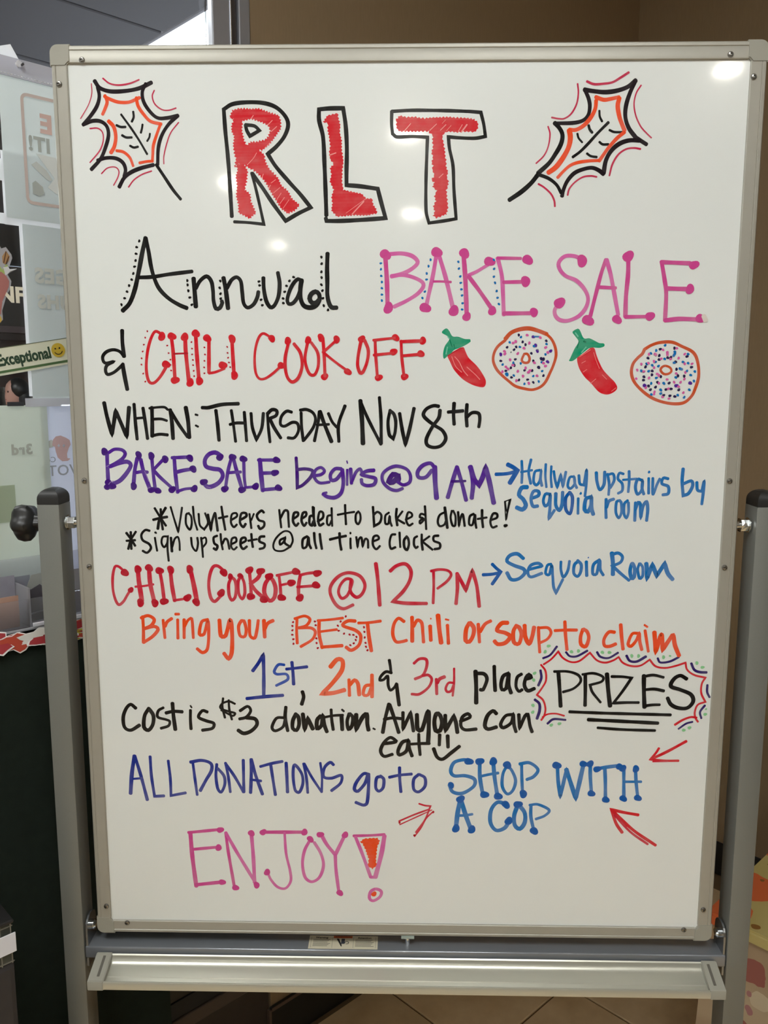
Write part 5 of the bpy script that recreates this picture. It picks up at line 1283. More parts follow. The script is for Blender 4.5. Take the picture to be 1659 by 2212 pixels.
s k 342 -2672,133 -2639,-83! -2623,21 -2577,151 -2562,56 -2546,-92
s k 323 -2485,243 -2467,91 -2442,-79
s k 293 -2527,82 -2406,109
s k 293 -2356,57 -2277,109 -2285,152 -2345,135 -2360,22 -2324,-39 -2280,-4
s k 342 -2236,57 -2149,110 -2156,153 -2217,144 -2237,23 -2195,-38 -2160,6
s k 293 -2105,144 -2084,-55
s k 260 -2081,58 -2045,145
s k 342 -1908,162 -1941,188 -2003,127 -1978,58 -1910,33 -1912,-28 -1964,-63 -1989,-20
s k 293 -1698,201 -1687,77 -1675,-44
s k 323 -1687,77 -1625,189 -1582,181 -1575,77 -1569,-35
s k 342 -1507,78 -1446,121 -1446,164 -1497,155 -1512,43 -1474,-18 -1439,17
s k 342 -1396,78 -1335,121 -1334,168 -1377,156 -1396,52 -1363,-17 -1328,26
s k 323 -1240,243 -1233,113 -1208,-16
s k 277 -1232,122 -1284,104 -1285,9 -1251,-17 -1225,44
s k 299 -1226,235 -1227,112 -1217,-21
s k 330 -1233,121 -1280,112 -1290,23 -1264,-12 -1233,50
s k 330 -1176,42 -1105,95 -1105,165 -1148,174 -1170,77 -1150,-11 -1097,15
s k 283 -985,228 -983,113 -979,-20
s k 283 -991,131 -1041,113 -1048,16 -1019,-7 -987,60
s k 316 -802,272 -799,149 -791,4
s k 299 -904,135 -791,158 -677,176
s k 299 -621,185 -656,141 -657,44 -625,9 -594,71 -599,150 -625,185
s k 333 -424,247 -416,115 -407,-17! -329,36 -311,133 -364,177 -419,133
s k 299 -207,169 -256,125 -255,19 -215,19 -198,116 -189,46 -168,-16
s k 349 -103,222 -111,117 -93,-7
s k 299 -24,187 -102,81! 3,20
s k 299 20,73 103,117 98,161 51,170 28,64 64,-6 116,20
s k 299 279,259 289,118 299,-58
s k 283 289,136 228,153 211,109 255,92 211,56 220,21 289,92
s k 388 548,242 567,102 586,-39
s k 299 558,181 480,137 455,48 482,-13 542,5 568,66
s k 299 644,199 628,102 656,-4 690,-4 694,120 662,199
s k 320 728,181 743,-12! 759,85 792,147 821,-12
s k 316 940,156 888,121 881,15 925,6 957,138 962,51 978,-38
s k 349 1051,209 1054,86 1068,-28
s k 283 993,86 1117,107
s k 316 1167,69 1253,105 1252,157 1200,157 1167,51 1195,-28 1255,-10
s k 150 1352,324! 1437,359! 1375,70! 1352,324!
s k 166 1360,333 1381,193
s k 272 1420,342 1378,87
d k 266 1373,-4
o lettering | black note about sign up sheets at all time clocks
s k 358 -3802,-127 -3745,-210 -3689,-306
s k 325 -3671,-109 -3746,-228 -3786,-351
s k 325 -3807,-237 -3685,-228
s k 342 -3741,-114 -3742,-228 -3743,-351
s k 342 -3481,-96 -3541,-87 -3595,-149 -3581,-227 -3497,-279 -3473,-340 -3528,-402 -3588,-376
s k 293 -3412,-191 -3402,-279 -3388,-375
d k 179 -3399,-122
s k 293 -3242,-173 -3303,-182 -3323,-261 -3291,-322 -3246,-269 -3233,-173 -3244,-331 -3234,-515
s k 361 -3191,-190 -3184,-383
s k 277 -3178,-322 -3140,-208 -3095,-181 -3076,-260 -3076,-365
s k 293 -2914,-189 -2901,-311 -2851,-373 -2822,-276 -2828,-189
s k 297 -2776,-189 -2766,-311 -2759,-460
s k 260 -2768,-206 -2716,-188 -2709,-258 -2755,-320
s k 342 -2555,-161 -2604,-188 -2597,-266 -2555,-301 -2574,-354 -2608,-336
s k 293 -2507,-135 -2502,-240 -2484,-353
s k 304 -2486,-274 -2449,-204 -2415,-222 -2392,-344
s k 293 -2356,-274 -2295,-239 -2302,-186 -2354,-204 -2366,-309 -2332,-352 -2288,-317
s k 342 -2227,-265 -2165,-229 -2173,-186 -2225,-203 -2236,-291 -2203,-343 -2150,-308
s k 342 -2086,-133 -2079,-238 -2069,-316
s k 293 -2131,-229 -2010,-206
s k 342 -1906,-167 -1966,-176 -1976,-237 -1908,-272 -1918,-324 -1978,-342
s k 325 -1622,-183 -1692,-218 -1693,-279 -1640,-236 -1622,-183 -1632,-253 -1564,-305
s k 266 -1556,-314 -1520,-218 -1553,-113 -1638,-96 -1743,-184 -1788,-289 -1763,-358 -1660,-367 -1564,-314
s k 342 -1322,-164 -1382,-208 -1384,-322 -1332,-304 -1305,-182 -1297,-269 -1272,-330
s k 342 -1227,-115 -1219,-234 -1198,-330
s k 342 -1150,-129 -1139,-233 -1123,-338
s k 369 -1012,-206 -906,-179 -792,-155
s k 369 -880,-117 -875,-241 -858,-348
s k 299 -731,-187 -732,-258 -728,-329
d k 166 -731,-116
s k 299 -652,-169 -635,-311! -617,-204 -582,-177 -565,-302! -530,-195 -495,-213 -490,-319
s k 316 -425,-230 -346,-194 -364,-150 -416,-168 -425,-275 -381,-337 -329,-292
s k 316 -119,-131 -171,-140 -197,-238 -180,-327 -118,-309
s k 299 -63,-104 -58,-211 -52,-308
s k 349 38,-157 0,-210 4,-308 39,-344 65,-272 56,-192 30,-157
s k 316 178,-156 140,-183 135,-272 162,-316 188,-298
s k 333 239,-129 240,-236 253,-343
s k 299 344,-155 248,-227! 389,-342
s k 333 466,-146 405,-155 405,-217 484,-252 485,-315 415,-333
o lettering | red words CHILI COOKOFF at 12 PM in ball ended capitals
s r2 374 -3848,-674 -3927,-600 -3981,-600 -4019,-739 -4024,-925 -3995,-1074 -3952,-1139 -3886,-1092 -3827,-998 -3778,-924
s r2 635 -3666,-654 -3658,-811 -3629,-1081
s r2 595 -3511,-644 -3501,-848 -3461,-1071
s r2 306 -3712,-882 -3584,-870 -3459,-847
s r2 476 -3361,-671 -3337,-847 -3318,-1070
s r2 544 -3215,-661 -3201,-865 -3172,-1078!
s r2 340 -3181,-1073 -3007,-1046
s r2 635 -2939,-641 -2900,-844 -2862,-1086
s r2 442 -2468,-657 -2556,-584 -2620,-593 -2668,-695 -2692,-862 -2669,-1029 -2616,-1084 -2532,-1009 -2495,-981
s r2 436 -2380,-749 -2415,-841 -2413,-990 -2379,-1064 -2333,-1027 -2311,-897 -2326,-785 -2371,-739
s r2 408 -2243,-720 -2282,-804 -2277,-971 -2233,-1045 -2195,-970 -2200,-822 -2234,-729
s r2 442 -2124,-655 -2113,-821 -2105,-1007
s r2 516 -1971,-673 -2008,-747 -2110,-830! -2040,-932 -1942,-1024
s r2 555 -1855,-746 -1911,-839 -1922,-968 -1852,-1070 -1787,-1023 -1767,-893 -1801,-783 -1845,-737
s r2 408 -1718,-708 -1703,-856 -1696,-1004
s r2 374 -1749,-712 -1637,-689 -1510,-661
s r2 340 -1693,-847 -1566,-818
s r2 476 -1424,-707 -1449,-854 -1451,-1003
s r2 408 -1420,-703 -1311,-678 -1203,-669
s r2 397 -1468,-873 -1223,-853
d r2d 555 -3849,-683 -3665,-636 -3510,-616 -3366,-653 -3211,-642 -2947,-632 -3649,-1109 -3448,-1112 -3319,-1089 -2992,-1034 -2872,-1095 -2478,-675 -2522,-963 -2124,-640 -1970,-654 -2114,-1011 -1854,-727 -1548,-814 -1687,-1023 -1433,-1025 -1482,-655 -1189,-678 -1209,-844 -1933,-1052
d r2d 408 -3776,-927 -2388,-730 -2249,-720
s r2 395 -712,-774 -794,-756 -870,-836 -900,-944 -856,-1028 -781,-989 -727,-866 -712,-774
s r2 451 -727,-774 -735,-928 -653,-1012 -570,-957 -536,-834 -607,-712 -756,-667 -891,-714 -997,-837 -1013,-960 -939,-1114 -834,-1175 -699,-1120
s r2 508 -386,-536 -361,-742 -331,-1125
s r2 480 -189,-641 -100,-565 19,-541 94,-632 80,-770 -9,-923 -151,-1070! 37,-1092 314,-1094
s r2 367 404,-638 409,-844 404,-1090
s r2 367 370,-638 481,-615 600,-630 645,-690 587,-782 461,-882
s r2 480 727,-667 734,-873 718,-1096
s r2 480 735,-682 850,-903! 934,-628! 998,-841 1037,-1132
o lettering | bright blue words Sequoia Room after an arrow, right of 12 PM
s bd 446 1081,-687 1198,-679 1314,-656
s bd 446 1203,-537 1263,-596 1323,-644! 1209,-817
s b 483 1627,-458 1542,-393 1443,-416 1403,-493 1496,-552 1631,-603 1649,-663 1568,-741 1467,-750 1407,-656
s b 414 1698,-611 1831,-576 1880,-559 1829,-522 1730,-551 1691,-646 1734,-714 1883,-662
s b 382 2005,-533 1955,-550 1933,-661 1984,-678 2014,-558 2031,-695 2048,-850 2084,-936! 2170,-746
s b 382 2137,-498 2140,-609 2177,-711 2233,-625 2253,-489
s b 414 2378,-488 2322,-540 2317,-659 2369,-702 2408,-642 2413,-539 2361,-480
s b 446 2481,-496 2494,-693
d bd 95 2506,-440
s b 414 2660,-470 2580,-538 2576,-666 2626,-666 2661,-487 2674,-606 2718,-683
s b 557 2822,-375 2842,-520 2848,-674
s b 414 2815,-401 2905,-375 2966,-425 2944,-502 2838,-554! 2951,-656 3071,-755
s b 483 3102,-518 3079,-621 3103,-724 3136,-706 3139,-586 3102,-518
s b 382 3202,-518 3181,-603 3212,-723 3252,-688 3246,-569 3210,-518
s b 557 3293,-517 3307,-620 3312,-731! 3377,-534! 3443,-687! 3542,-516! 3591,-652 3662,-738
o lettering | orange words Bring your at the start of the line under CHILI
s o 438 -3627,-1305 -3625,-1492 -3632,-1680
s o 464 -3650,-1327 -3552,-1293 -3468,-1348 -3515,-1436 -3613,-1481 -3472,-1447 -3420,-1491 -3500,-1591 -3632,-1680
s o 398 -3344,-1353 -3328,-1612
s o 464 -3322,-1446 -3287,-1379 -3221,-1331
s o 403 -3140,-1346 -3146,-1617
s o 398 -3169,-1269 -3118,-1268
s o 438 -3050,-1345 -3059,-1610
s o 398 -3047,-1444 -2997,-1356 -2943,-1333 -2930,-1609
s o 438 -2718,-1343 -2805,-1376 -2843,-1553 -2778,-1552 -2719,-1365 -2715,-1596 -2742,-1774 -2808,-1819 -2882,-1764
s o 557 -2558,-1348 -2543,-1573 -2478,-1572 -2408,-1352 -2386,-1550 -2399,-1816 -2444,-1905 -2507,-1828
s o 438 -2248,-1355 -2293,-1439 -2275,-1571 -2211,-1582 -2187,-1482 -2216,-1361 -2248,-1355
s o 438 -2141,-1350 -2135,-1570 -2072,-1603 -2037,-1481 -2017,-1349
s o 517 -1938,-1349 -1932,-1591
s o 477 -1930,-1480 -1886,-1392 -1810,-1352
o lettering | orange capitals BEST with a dotted dark red shadow
s o 398 -1479,-1335 -1486,-1499 -1480,-1676
s o 398 -1511,-1324 -1372,-1284 -1298,-1333 -1353,-1422 -1460,-1455 -1289,-1454 -1226,-1509 -1270,-1619 -1431,-1724
s o 469 -1171,-1344 -1173,-1541 -1132,-1740
s o 358 -1192,-1348 -1011,-1332 -841,-1309
s o 358 -1172,-1508 -927,-1474
s o 464 -1143,-1729 -854,-1705
s o 464 -671,-1351 -777,-1352 -841,-1418 -671,-1483 -597,-1559 -619,-1692 -726,-1770 -800,-1726
s o 398 -628,-1379 -480,-1372 -320,-1349
s o 511 -501,-1383 -480,-1581 -448,-1779
d rd 159 -1533,-1372 -1543,-1427 -1544,-1489 -1547,-1553 -1533,-1617 -1532,-1683 -1230,-1361 -1220,-1414 -1212,-1603 -1210,-1670 -1194,-1742 -802,-1286 -873,-1359 -912,-1419 -901,-1491 -827,-1532 -750,-1545 -697,-1549 -655,-1577 -665,-1622 -693,-1670 -740,-1697 -550,-1438 -544,-1504 -540,-1585 -529,-1662 -523,-1718 -502,-1768
o lettering | orange words chili or soup to claim above the word PRIZES
s o 456 5,-1354 -73,-1309 -134,-1390 -151,-1534 -107,-1642 -20,-1641 41,-1623
s o 521 114,-1290 118,-1460 119,-1637
s o 456 136,-1424 187,-1335 248,-1370 267,-1531 276,-1648
s o 521 365,-1414 377,-1621
d o 114 374,-1310
s o 608 472,-1261 492,-1458 520,-1656
s o 456 604,-1400 621,-1664
s o 260 577,-1318 620,-1328
s o 570 906,-1366 864,-1455 858,-1617 911,-1635 961,-1544 968,-1437 915,-1366
s o 456 1028,-1383 1050,-1643
s o 488 1056,-1490 1123,-1382 1200,-1337
s o 570 1433,-1362 1347,-1372 1289,-1470 1402,-1506 1473,-1559 1405,-1649 1302,-1668 1257,-1623
s o 532 1555,-1397 1514,-1487 1526,-1639 1596,-1657 1627,-1522 1590,-1424 1555,-1406
s o 570 1667,-1396 1680,-1557 1735,-1656 1775,-1557 1798,-1422
s o 423 1858,-1422 1868,-1592 1886,-1781
s o 391 1867,-1431 1988,-1430 2033,-1501 1984,-1591 1882,-1646
s o 456 2218,-1339 2232,-1518 2260,-1742
s o 423 2084,-1469 2230,-1460 2385,-1459
s o 496 2469,-1447 2441,-1556 2453,-1665 2518,-1690 2554,-1572 2527,-1480 2477,-1447
s o 456 2905,-1486 2824,-1486 2764,-1587 2776,-1679 2849,-1687 2928,-1653
s o 486 2984,-1377 3004,-1552 3031,-1728
s o 425 3235,-1500 3147,-1509 3097,-1652 3138,-1685 3207,-1601 3243,-1500 3256,-1617 3289,-1734
s o 395 3321,-1458 3380,-1759
s o 273 3309,-1380 3351,-1408
s o 567 3450,-1482 3465,-1616 3480,-1767! 3548,-1515 3575,-1732! 3664,-1581 3709,-1522 3740,-1664 3805,-1815
o lettering | black word PRIZES triple underlined inside a scalloped red and blue frame
s r 273 1945,-1955 2048,-1878 2141,-1768! 2209,-1860 2324,-1918 2437,-1901 2578,-1782! 2679,-1890 2794,-1923 2905,-1889 2976,-1841! 3036,-1921 3151,-1968 3280,-1962 3405,-1876! 3490,-1969 3621,-1993 3764,-1963 3899,-1915! 3928,-2016 4029,-2091 4185,-2129! 4141,-2217 4141,-2353 4205,-2481! 4102,-2524 4067,-2628 4080,-2713 4119,-2773
s r 319 4096,-2713 4015,-2705 3903,-2749 3801,-2819
s r 273 1908,-1960 1972,-2048 1984,-2184 1938,-2287 1865,-2398! 1952,-2475 1988,-2594 1975,-2698 1936,-2767
s r 243 1951,-2724 2023,-2680 2138,-2671 2253,-2701
s n2 304 1934,-1866 2030,-1819 2120,-1696
s n2 304 2247,-1776 2305,-1834 2402,-1833 2542,-1753
s n2 304 2675,-1772 2726,-1839 2839,-1855 2965,-1779
s n2 354 3083,-1820 3132,-1895 3229,-1903 3351,-1831
s n2 304 3514,-1854 3552,-1914 3680,-1900 3803,-1836
s n2 354 3979,-1923 4025,-2015 4099,-2048 4196,-2053
s n2 304 4218,-2234 4221,-2336 4258,-2412
s n2 304 4200,-2532 4140,-2627 4162,-2721
s n2 273 4043,-2774 3955,-2801 3853,-2879
s n2 354 1903,-2040 1918,-2150 1880,-2261
s n2 390 1837,-2467 1901,-2527 1907,-2630 1875,-2747
s n2 319 2024,-2818 2107,-2752 2275,-2761
d lg 248 2006,-1690 1960,-1773 2323,-1770 2419,-1758 2749,-1775 2846,-1776 3156,-1823 3249,-1824 3593,-1838 4055,-1919 4136,-1980 1823,-2083 1813,-2182 1814,-2551 1813,-2651 2077,-2839 2190,-2817 3927,-2896 4004,-2860 4212,-2661
d lg 152 3681,-1819 4219,-2585
s k 516 2151,-2064 2174,-2285 2199,-2562
s k 365 2094,-2056 2280,-2054 2428,-2104 2464,-2197 2370,-2300 2225,-2352
s k 486 2525,-2095 2534,-2333 2538,-2547
s k 365 2485,-2095 2638,-2077 2769,-2127 2756,-2195 2596,-2247! 2632,-2349 2752,-2499
s k 567 2824,-2084 2850,-2313 2887,-2552
s k 395 2891,-2122 3045,-2124 3167,-2140! 3054,-2328 2931,-2509! 3094,-2499 3281,-2497
s k 567 3335,-2105 3346,-2326 3365,-2565
s k 395 3320,-2122 3464,-2096 3608,-2128
s k 425 3361,-2309 3490,-2299 3621,-2324
s k 395 3364,-2545 3469,-2530 3574,-2526
s k 532 3927,-2148 3836,-2101 3750,-2153 3715,-2255 3847,-2305 3996,-2372 4034,-2474 3958,-2569 3829,-2570 3728,-2519 3678,-2426
s k 425 2325,-2640 2823,-2656 3733,-2673
s k 496 2590,-2753 3073,-2774 3563,-2796
s k 395 2726,-2872 3078,-2895 3528,-2905
o lettering | words 1st 2nd and 3rd place in blue, orange, red and black
s n3 486 -2110,-2080 -2032,-1972 -1958,-1845! -1956,-2108 -1963,-2441
s n3 486 -2204,-2487 -1948,-2457 -1693,-2435
s b3 382 -1666,-1989 -1751,-1989 -1809,-2087 -1772,-2126 -1640,-2125 -1623,-2203 -1785,-2293
s n3 446 -1559,-1949 -1546,-2105 -1539,-2271
s n3 417 -1639,-2051 -1508,-2036 -1348,-2015
s k 521 -1418,-2378 -1401,-2456 -1430,-2565
s o2 608 -1020,-2013 -925,-1905 -851,-1924 -861,-2060 -984,-2237 -1136,-2405! -986,-2394 -825,-2349
s o2 451 -762,-2196 -756,-2431
s o2 527 -750,-2274 -684,-2205 -637,-2254 -619,-2420
s o2 527 -440,-2125 -440,-2272 -440,-2448
s o2 451 -449,-2272 -534,-2292 -562,-2410 -497,-2419 -450,-2311
s k 405 -198,-1908 -182,-2013 -174,-2094
s k 405 -167,-2094 -245,-2078 -315,-2144 -330,-2201 -276,-2192 -221,-2143 -213,-2273 -182,-2346 -127,-2305 -96,-2248
s k 506 -96,-2256 -80,-2403 -59,-2566
s r2 405 144,-1954 221,-1889 314,-1896 323,-1993 270,-2123 161,-2180
s r2 376 270,-2131 347,-2122 395,-2187 349,-2301 225,-2400 116,-2401
s r2 405 457,-2178 467,-2398
s r2 473 473,-2235 504,-2178 573,-2145
s r2 318 704,-2022 706,-2217 690,-2421
s r2 347 699,-2233 629,-2234 591,-2315 615,-2364 669,-2347 699,-2266
s k 574 1002,-2060 1015,-2279 1020,-2524
s k 506 1015,-2092 1124,-2100 1164,-2180 1113,-2327 1074,-2328
s k 506 1261,-1985 1268,-2163 1281,-2342
s k 506 1457,-2089 1388,-2130 1360,-2244 1377,-2325 1431,-2308 1465,-2097 1469,-2259 1503,-2373
s k 439 1643,-2096 1583,-2145 1570,-2275 1611,-2347 1657,-2323
s k 506 1699,-2168 1776,-2143 1744,-2103 1706,-2144 1686,-2257 1735,-2338 1827,-2305
o lettering | black line Cost is 3 dollar donation, anyone can eat, with a smiling face
s k 494 -3782,-2643 -3851,-2588 -3916,-2645 -3966,-2776 -3955,-2925 -3868,-2971 -3739,-2895
s k 532 -3594,-2642 -3661,-2754 -3677,-2923 -3616,-2969 -3550,-2884 -3536,-2753 -3586,-2660
s k 391 -3388,-2631 -3462,-2678 -3474,-2771 -3359,-2808 -3307,-2835 -3327,-2901 -3436,-2939
s k 537 -3258,-2565 -3250,-2751 -3231,-2956
s k 494 -3356,-2710 -3248,-2685 -3123,-2690
s k 429 -3006,-2665 -3011,-2804 -3007,-2945
s k 228 -3004,-2599 -2987,-2627
s k 456 -2767,-2690 -2837,-2672 -2894,-2766 -2788,-2821 -2682,-2857 -2703,-2932 -2846,-2962
s k 325 -2538,-2484 -2551,-2614 -2520,-2772
s k 325 -2459,-2511 -2454,-2650 -2422,-2799
s k 304 -2372,-2566 -2460,-2530 -2558,-2568 -2578,-2633 -2464,-2678 -2375,-2705 -2412,-2743 -2570,-2661
s k 423 -2303,-2668 -2195,-2602 -2152,-2666 -2216,-2760 -2315,-2789
s k 532 -2217,-2769 -2093,-2787 -2068,-2870 -2150,-2965 -2258,-3003 -2337,-2957
s k 494 -1654,-2606 -1666,-2773 -1633,-2960
s k 423 -1683,-2764 -1790,-2775 -1855,-2906 -1811,-2961 -1703,-2904 -1666,-2792
s k 532 -1514,-2707 -1559,-2810 -1561,-2922 -1508,-2949 -1471,-2865 -1479,-2753 -1522,-2707
s k 570 -1416,-2706 -1392,-2939! -1346,-2771! -1277,-2928
s k 549 -1165,-2732 -1215,-2795 -1216,-2919 -1156,-2877 -1135,-2732 -1117,-2856 -1078,-2969
s k 434 -1016,-2638 -1008,-2793 -989,-2937
s k 380 -1106,-2752 -978,-2726 -850,-2719
s k 549 -870,-2740 -861,-2936
s k 295 -863,-2637 -836,-2663
s k 506 -761,-2697 -791,-2811 -772,-2925 -723,-2873 -712,-2749 -751,-2697
s k 591 -663,-2707 -664,-2934! -574,-2747 -515,-2706 -506,-2850 -490,-2937
s k 253 -423,-2911 -398,-2926
s k 506 -201,-2549 -250,-2744 -289,-2972
s k 506 -192,-2559 -132,-2743 -63,-2970
s k 464 -270,-2776 -152,-2754 -34,-2763
s k 470 -5,-2670 -4,-2918! 103,-2669! 123,-2803 144,-2947
s k 591 191,-2699 202,-2916 262,-2926 348,-2657 359,-2883 352,-3112
s k 591 465,-2686 437,-2800 458,-2934 517,-2934 545,-2820 515,-2707 465,-2686
s k 542 589,-2706 596,-2933! 710,-2715! 741,-2818 763,-2962
s k 470 800,-2797 936,-2734 906,-2683 828,-2735 810,-2859 870,-2920 1027,-2908
s k 549 1306,-2679 1256,-2638 1180,-2711 1147,-2855 1193,-2907 1310,-2875
s k 470 1541,-2687 1434,-2709 1368,-2833 1408,-2884 1514,-2811 1541,-2687 1554,-2831 1586,-2944
s k 470 1619,-2686 1634,-2892! 1707,-2706 1745,-2685 1779,-2850 1811,-2942
s k 470 -289,-3139 -131,-3116 -102,-3095 -181,-3044 -269,-3118 -319,-3243 -269,-3326 -151,-3294
s k 506 76,-3083 -13,-3115 -72,-3241 -52,-3303 47,-3240 76,-3093 86,-3197 126,-3318
s k 434 219,-2988 224,-3134 241,-3300
s k 422 115,-3139 263,-3129 371,-3128
s k 470 514,-2996 510,-3152
s k 506 626,-3009 634,-3182
s k 506 431,-3204 482,-3329 561,-3360 678,-3265 795,-3165
o lettering | dark blue words ALL DONATIONS go to
s n3 554 -3832,-3356 -3880,-3620 -3913,-3929
s n3 464 -3828,-3355 -3751,-3661 -3675,-4023
s n3 325 -3863,-3705 -3732,-3693
s n3 422 -3608,-3364 -3600,-3660 -3568,-3968! -3431,-3960
s n3 398 -3350,-3424 -3330,-3699 -3330,-3955! -3117,-3910
s n3 398 -3000,-3431 -2978,-3674 -2951,-3940
s n3 464 -3031,-3442 -2870,-3415 -2741,-3460 -2735,-3566 -2819,-3715 -2905,-3875
s n3 422 -2656,-3470 -2673,-3650 -2652,-3841 -2604,-3893 -2550,-3776 -2557,-3648 -2644,-3533
s n3 398 -2531,-3448 -2497,-3648 -2473,-3892
s n3 422 -2532,-3454 -2397,-3668 -2283,-3890
s n3 422 -2275,-3403 -2276,-3603 -2279,-3890
s n3 464 -2161,-3391 -2167,-3644 -2182,-3899
s n3 464 -2161,-3391 -2106,-3623 -2012,-3919
s n3 380 -2178,-3697 -2028,-3717
s n3 422 -2034,-3499 -1873,-3451 -1717,-3418
s n3 426 -1884,-3473 -1858,-3683 -1826,-3927
s n3 464 -1664,-3439 -1657,-3639 -1651,-3883
s n3 422 -1545,-3469 -1567,-3638 -1541,-3850 -1481,-3881 -1429,-3742 -1447,-3594 -1545,-3469
s n3 398 -1415,-3447 -1378,-3657 -1361,-3890
s n3 367 -1405,-3447 -1298,-3656 -1161,-3877
s n3 325 -1176,-3434 -1155,-3634 -1161,-3877
s n3 422 -988,-3463 -1037,-3426 -1118,-3507 -1129,-3644 -1019,-3664 -880,-3620 -890,-3736 -1021,-3854
s n3 469 -483,-3602 -562,-3592 -662,-3720 -693,-3826 -643,-3857 -543,-3739 -493,-3602 -493,-3824 -514,-4036 -564,-4069 -674,-4028
s n3 434 -304,-3631 -374,-3653 -388,-3801 -344,-3854 -284,-3800 -274,-3673 -324,-3621
s n3 434 -50,-3492 -46,-3671 -29,-3861
s n3 422 -195,-3641 -46,-3607 122,-3589
s n3 434 222,-3594 153,-3669 154,-3817 224,-3858 312,-3772 311,-3646 232,-3594
o lettering | bright blue words SHOP WITH A COP with ball ends
s b 506 931,-3387 862,-3367 724,-3410 677,-3537 727,-3610 885,-3608 1015,-3659 1007,-3765 850,-3872 710,-3853 659,-3748
s b 549 1085,-3396 1093,-3637 1138,-3890
s b 549 1276,-3394 1301,-3635 1346,-3909
s b 422 1093,-3616 1221,-3584 1349,-3561
s b 440 1475,-3445 1418,-3571 1412,-3761 1484,-3876 1562,-3822 1598,-3674 1545,-3528 1485,-3455
s b 434 1677,-3411 1686,-3631 1702,-3874
s b 464 1651,-3422 1789,-3404 1909,-3503 1853,-3608 1756,-3656
s b 506 2183,-3437 2200,-3668 2237,-3910! 2313,-3499! 2423,-3834
s b 639 821,-3958 784,-4171 762,-4407
s b 633 831,-3979 894,-4191 978,-4425
s b 384 785,-4214 895,-4208 994,-4190
s b 549 1458,-4025 1348,-4005 1261,-4123 1255,-4315 1337,-4432 1456,-4398 1524,-4290
s b 591 1637,-4044 1591,-4204 1605,-4354 1676,-4406 1743,-4309 1739,-4160 1647,-4033
s b 470 1826,-4042 1830,-4223 1876,-4425
s b 398 1806,-4042 1924,-4030 2085,-4113 2028,-4199 1901,-4254
d bd 597 931,-3392 1085,-3390 1276,-3388 1162,-3890 1356,-3913 1474,-3440 1712,-3873 821,-3962 762,-4411 988,-4425 1468,-4039 1641,-4033 1514,-4286 1880,-4436 2173,-3437
d bd 469 685,-3752
s b 608 2309,-3497 2458,-3933! 2550,-3411
s b 492 2644,-3410 2651,-3594 2676,-3846
s b 506 2741,-3484 2866,-3458 3053,-3431
s b 492 2851,-3475 2866,-3676 2877,-3929
s b 463 3117,-3455 3126,-3673 3137,-3926
s b 463 3282,-3470 3299,-3671 3333,-3907
s b 376 3126,-3673 3370,-3670
d bd 521 2174,-3440 2547,-3411 2641,-3410 2676,-3855 2744,-3488 2882,-3946 3057,-3448 3102,-3472 3287,-3479 3129,-3926 3334,-3915
o drawn_arrow | small red arrow pointing left towards the word WITH
s r 405 3972,-3061 3715,-3216 3487,-3335
s r 352 3596,-3168 3560,-3234 3487,-3335! 3675,-3353 3878,-3351
s r2 203 3520,-3368 3723,-3362
o drawn_arrow | red arrow under the word WITH pointing up and left
s r 439 3353,-4174 3146,-4138 2970,-4097! 3042,-4301 3136,-4445
s r 439 2970,-4097 3285,-4400 3621,-4636
s r2 338 3021,-4182 3254,-4435 3509,-4621
o drawn_arrow | red double lined arrow pointing up at the word A
s r2 253 -53,-4309 156,-4210 375,-4122
s r2 181 -43,-4362 196,-4242 415,-4132
s r2 253 231,-4039 315,-4065 395,-4073! 317,-4283 188,-4478
s r2 213 435,-4154 336,-4262 258,-4413 168,-4543
d rd 181 -47,-4330 170,-4526 435,-4164
o lettering | pink word ENJOY with ball ends and an orange filled exclamation mark
s pd 595 -3070,-4521 -3053,-4889 -3011,-5363
s pd 442 -3098,-4521 -2659,-4471
s pd 442 -3040,-4782 -2667,-4741
s pd 521 -3020,-5339 -2644,-5292
s pd 436 -2556,-4515 -2526,-4821 -2454,-5356
s p 476 -2556,-4515 -2402,-4819 -2145,-5289
s p 521 -2185,-4521 -2165,-4877 -2155,-5289
s pd 516 -2014,-4502 -1691,-4498 -1426,-4495
s p 379 -1704,-4505 -1687,-4830 -1634,-5097 -1627,-5262 -1706,-5377 -1820,-5357 -1914,-5245 -1954,-5152
s p 436 -1342,-4622 -1420,-4786 -1451,-4991 -1416,-5197 -1321,-5268 -1206,-5194 -1147,-5008 -1183,-4824 -1276,-4652
s p 516 -1180,-4518 -1096,-4680 -974,-4842! -839,-4545
s p 476 -974,-4842 -966,-5067 -930,-5397
s pd 397 -707,-4543 -480,-4534 -263,-4517
s p 476 -679,-4563 -585,-4816 -462,-5184
s p 635 -263,-4538 -310,-4833 -395,-5183
s p 436 -462,-5184 -386,-5183
s p 436 -386,-5369 -462,-5411 -481,-5515 -424,-5556 -329,-5493 -309,-5409 -386,-5369
d pd 493 -2634,-4475 -2667,-4751 -2629,-5292 -2435,-5376 -2185,-4521 -2127,-5331 -2014,-4502 -1416,-4495 -1969,-5126 -1332,-4602 -1189,-4529 -830,-4530 -912,-5438
j o 85 510 -616,-4633 -556,-4582 -367,-4569 -329,-4610 -367,-4712 -386,-4896 -376,-4998 -433,-5056 -500,-5010 -490,-4897 -537,-4755 -575,-4663
d o 397 -415,-5448
'''
cur = None; pend = None
def parse(s):
    out = []
    for tkn in s.split():
        fl = tkn.endswith('!'); a, b = tkn.rstrip('!').split(','); out.append((int(a) * 1e-4, int(b) * 1e-4, fl))
    return out
def flush():
    global pend
    if pend:
        cur.fill(*pend[:2], holes=pend[3] or None, jag=pend[2]); pend = None
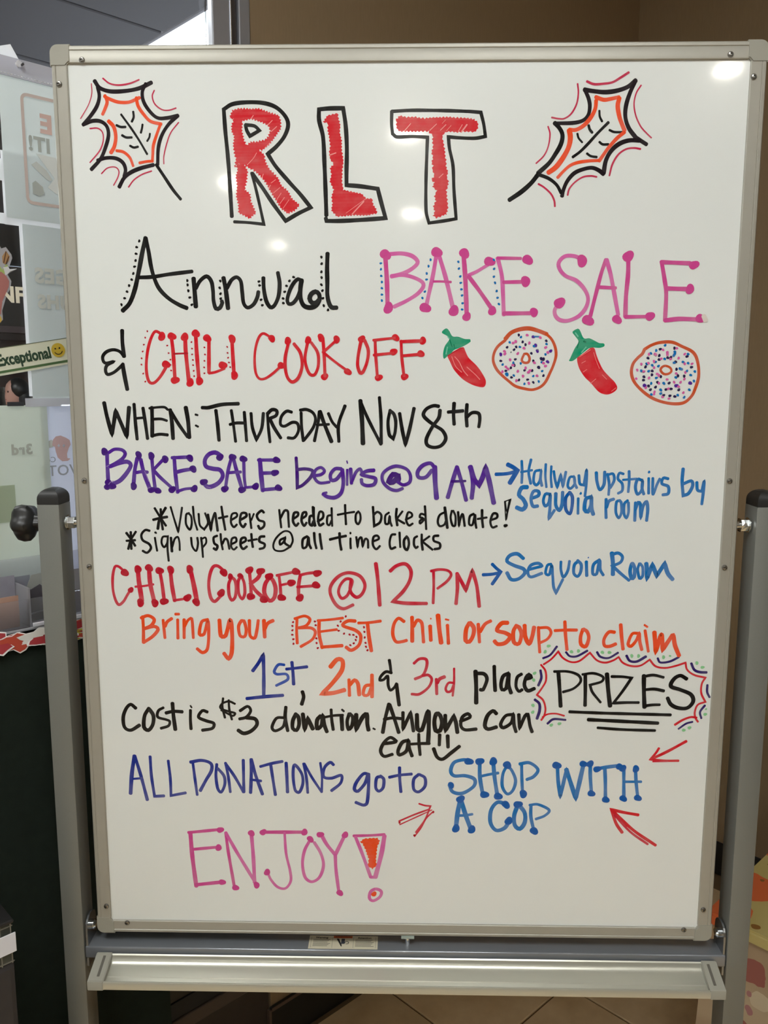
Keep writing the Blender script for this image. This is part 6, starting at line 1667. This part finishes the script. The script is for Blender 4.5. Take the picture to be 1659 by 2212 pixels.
for line in STROKES.strip().split('\n'):
    c = line[0]
    if c == 'o':
        flush()
        if cur: cur.build(*head)
        a, b = line[2:].split('|'); head = (a.strip(), b.strip()); cur = Ink()
    elif c == 'h': pend[3].append(parse(line[2:]))
    else:
        flush(); f = line.split(None, 3)
        if c == 's': cur.stroke(f[1], int(f[2]) * 1e-5, parse(f[3]))
        elif c == 'd':
            for x, z, _ in parse(f[3]): cur.dot(f[1], int(f[2]) * 1e-5, x, z)
        elif c == 'f': f = line.split(None, 2); pend = [f[1], parse(f[2]), None, []]
        elif c == 'j':
            f = line.split(None, 4); pend = [f[1], parse(f[4]), (int(f[2]) * 1e-5, int(f[3]) * 1e-5), []]
flush(); cur.build(*head)
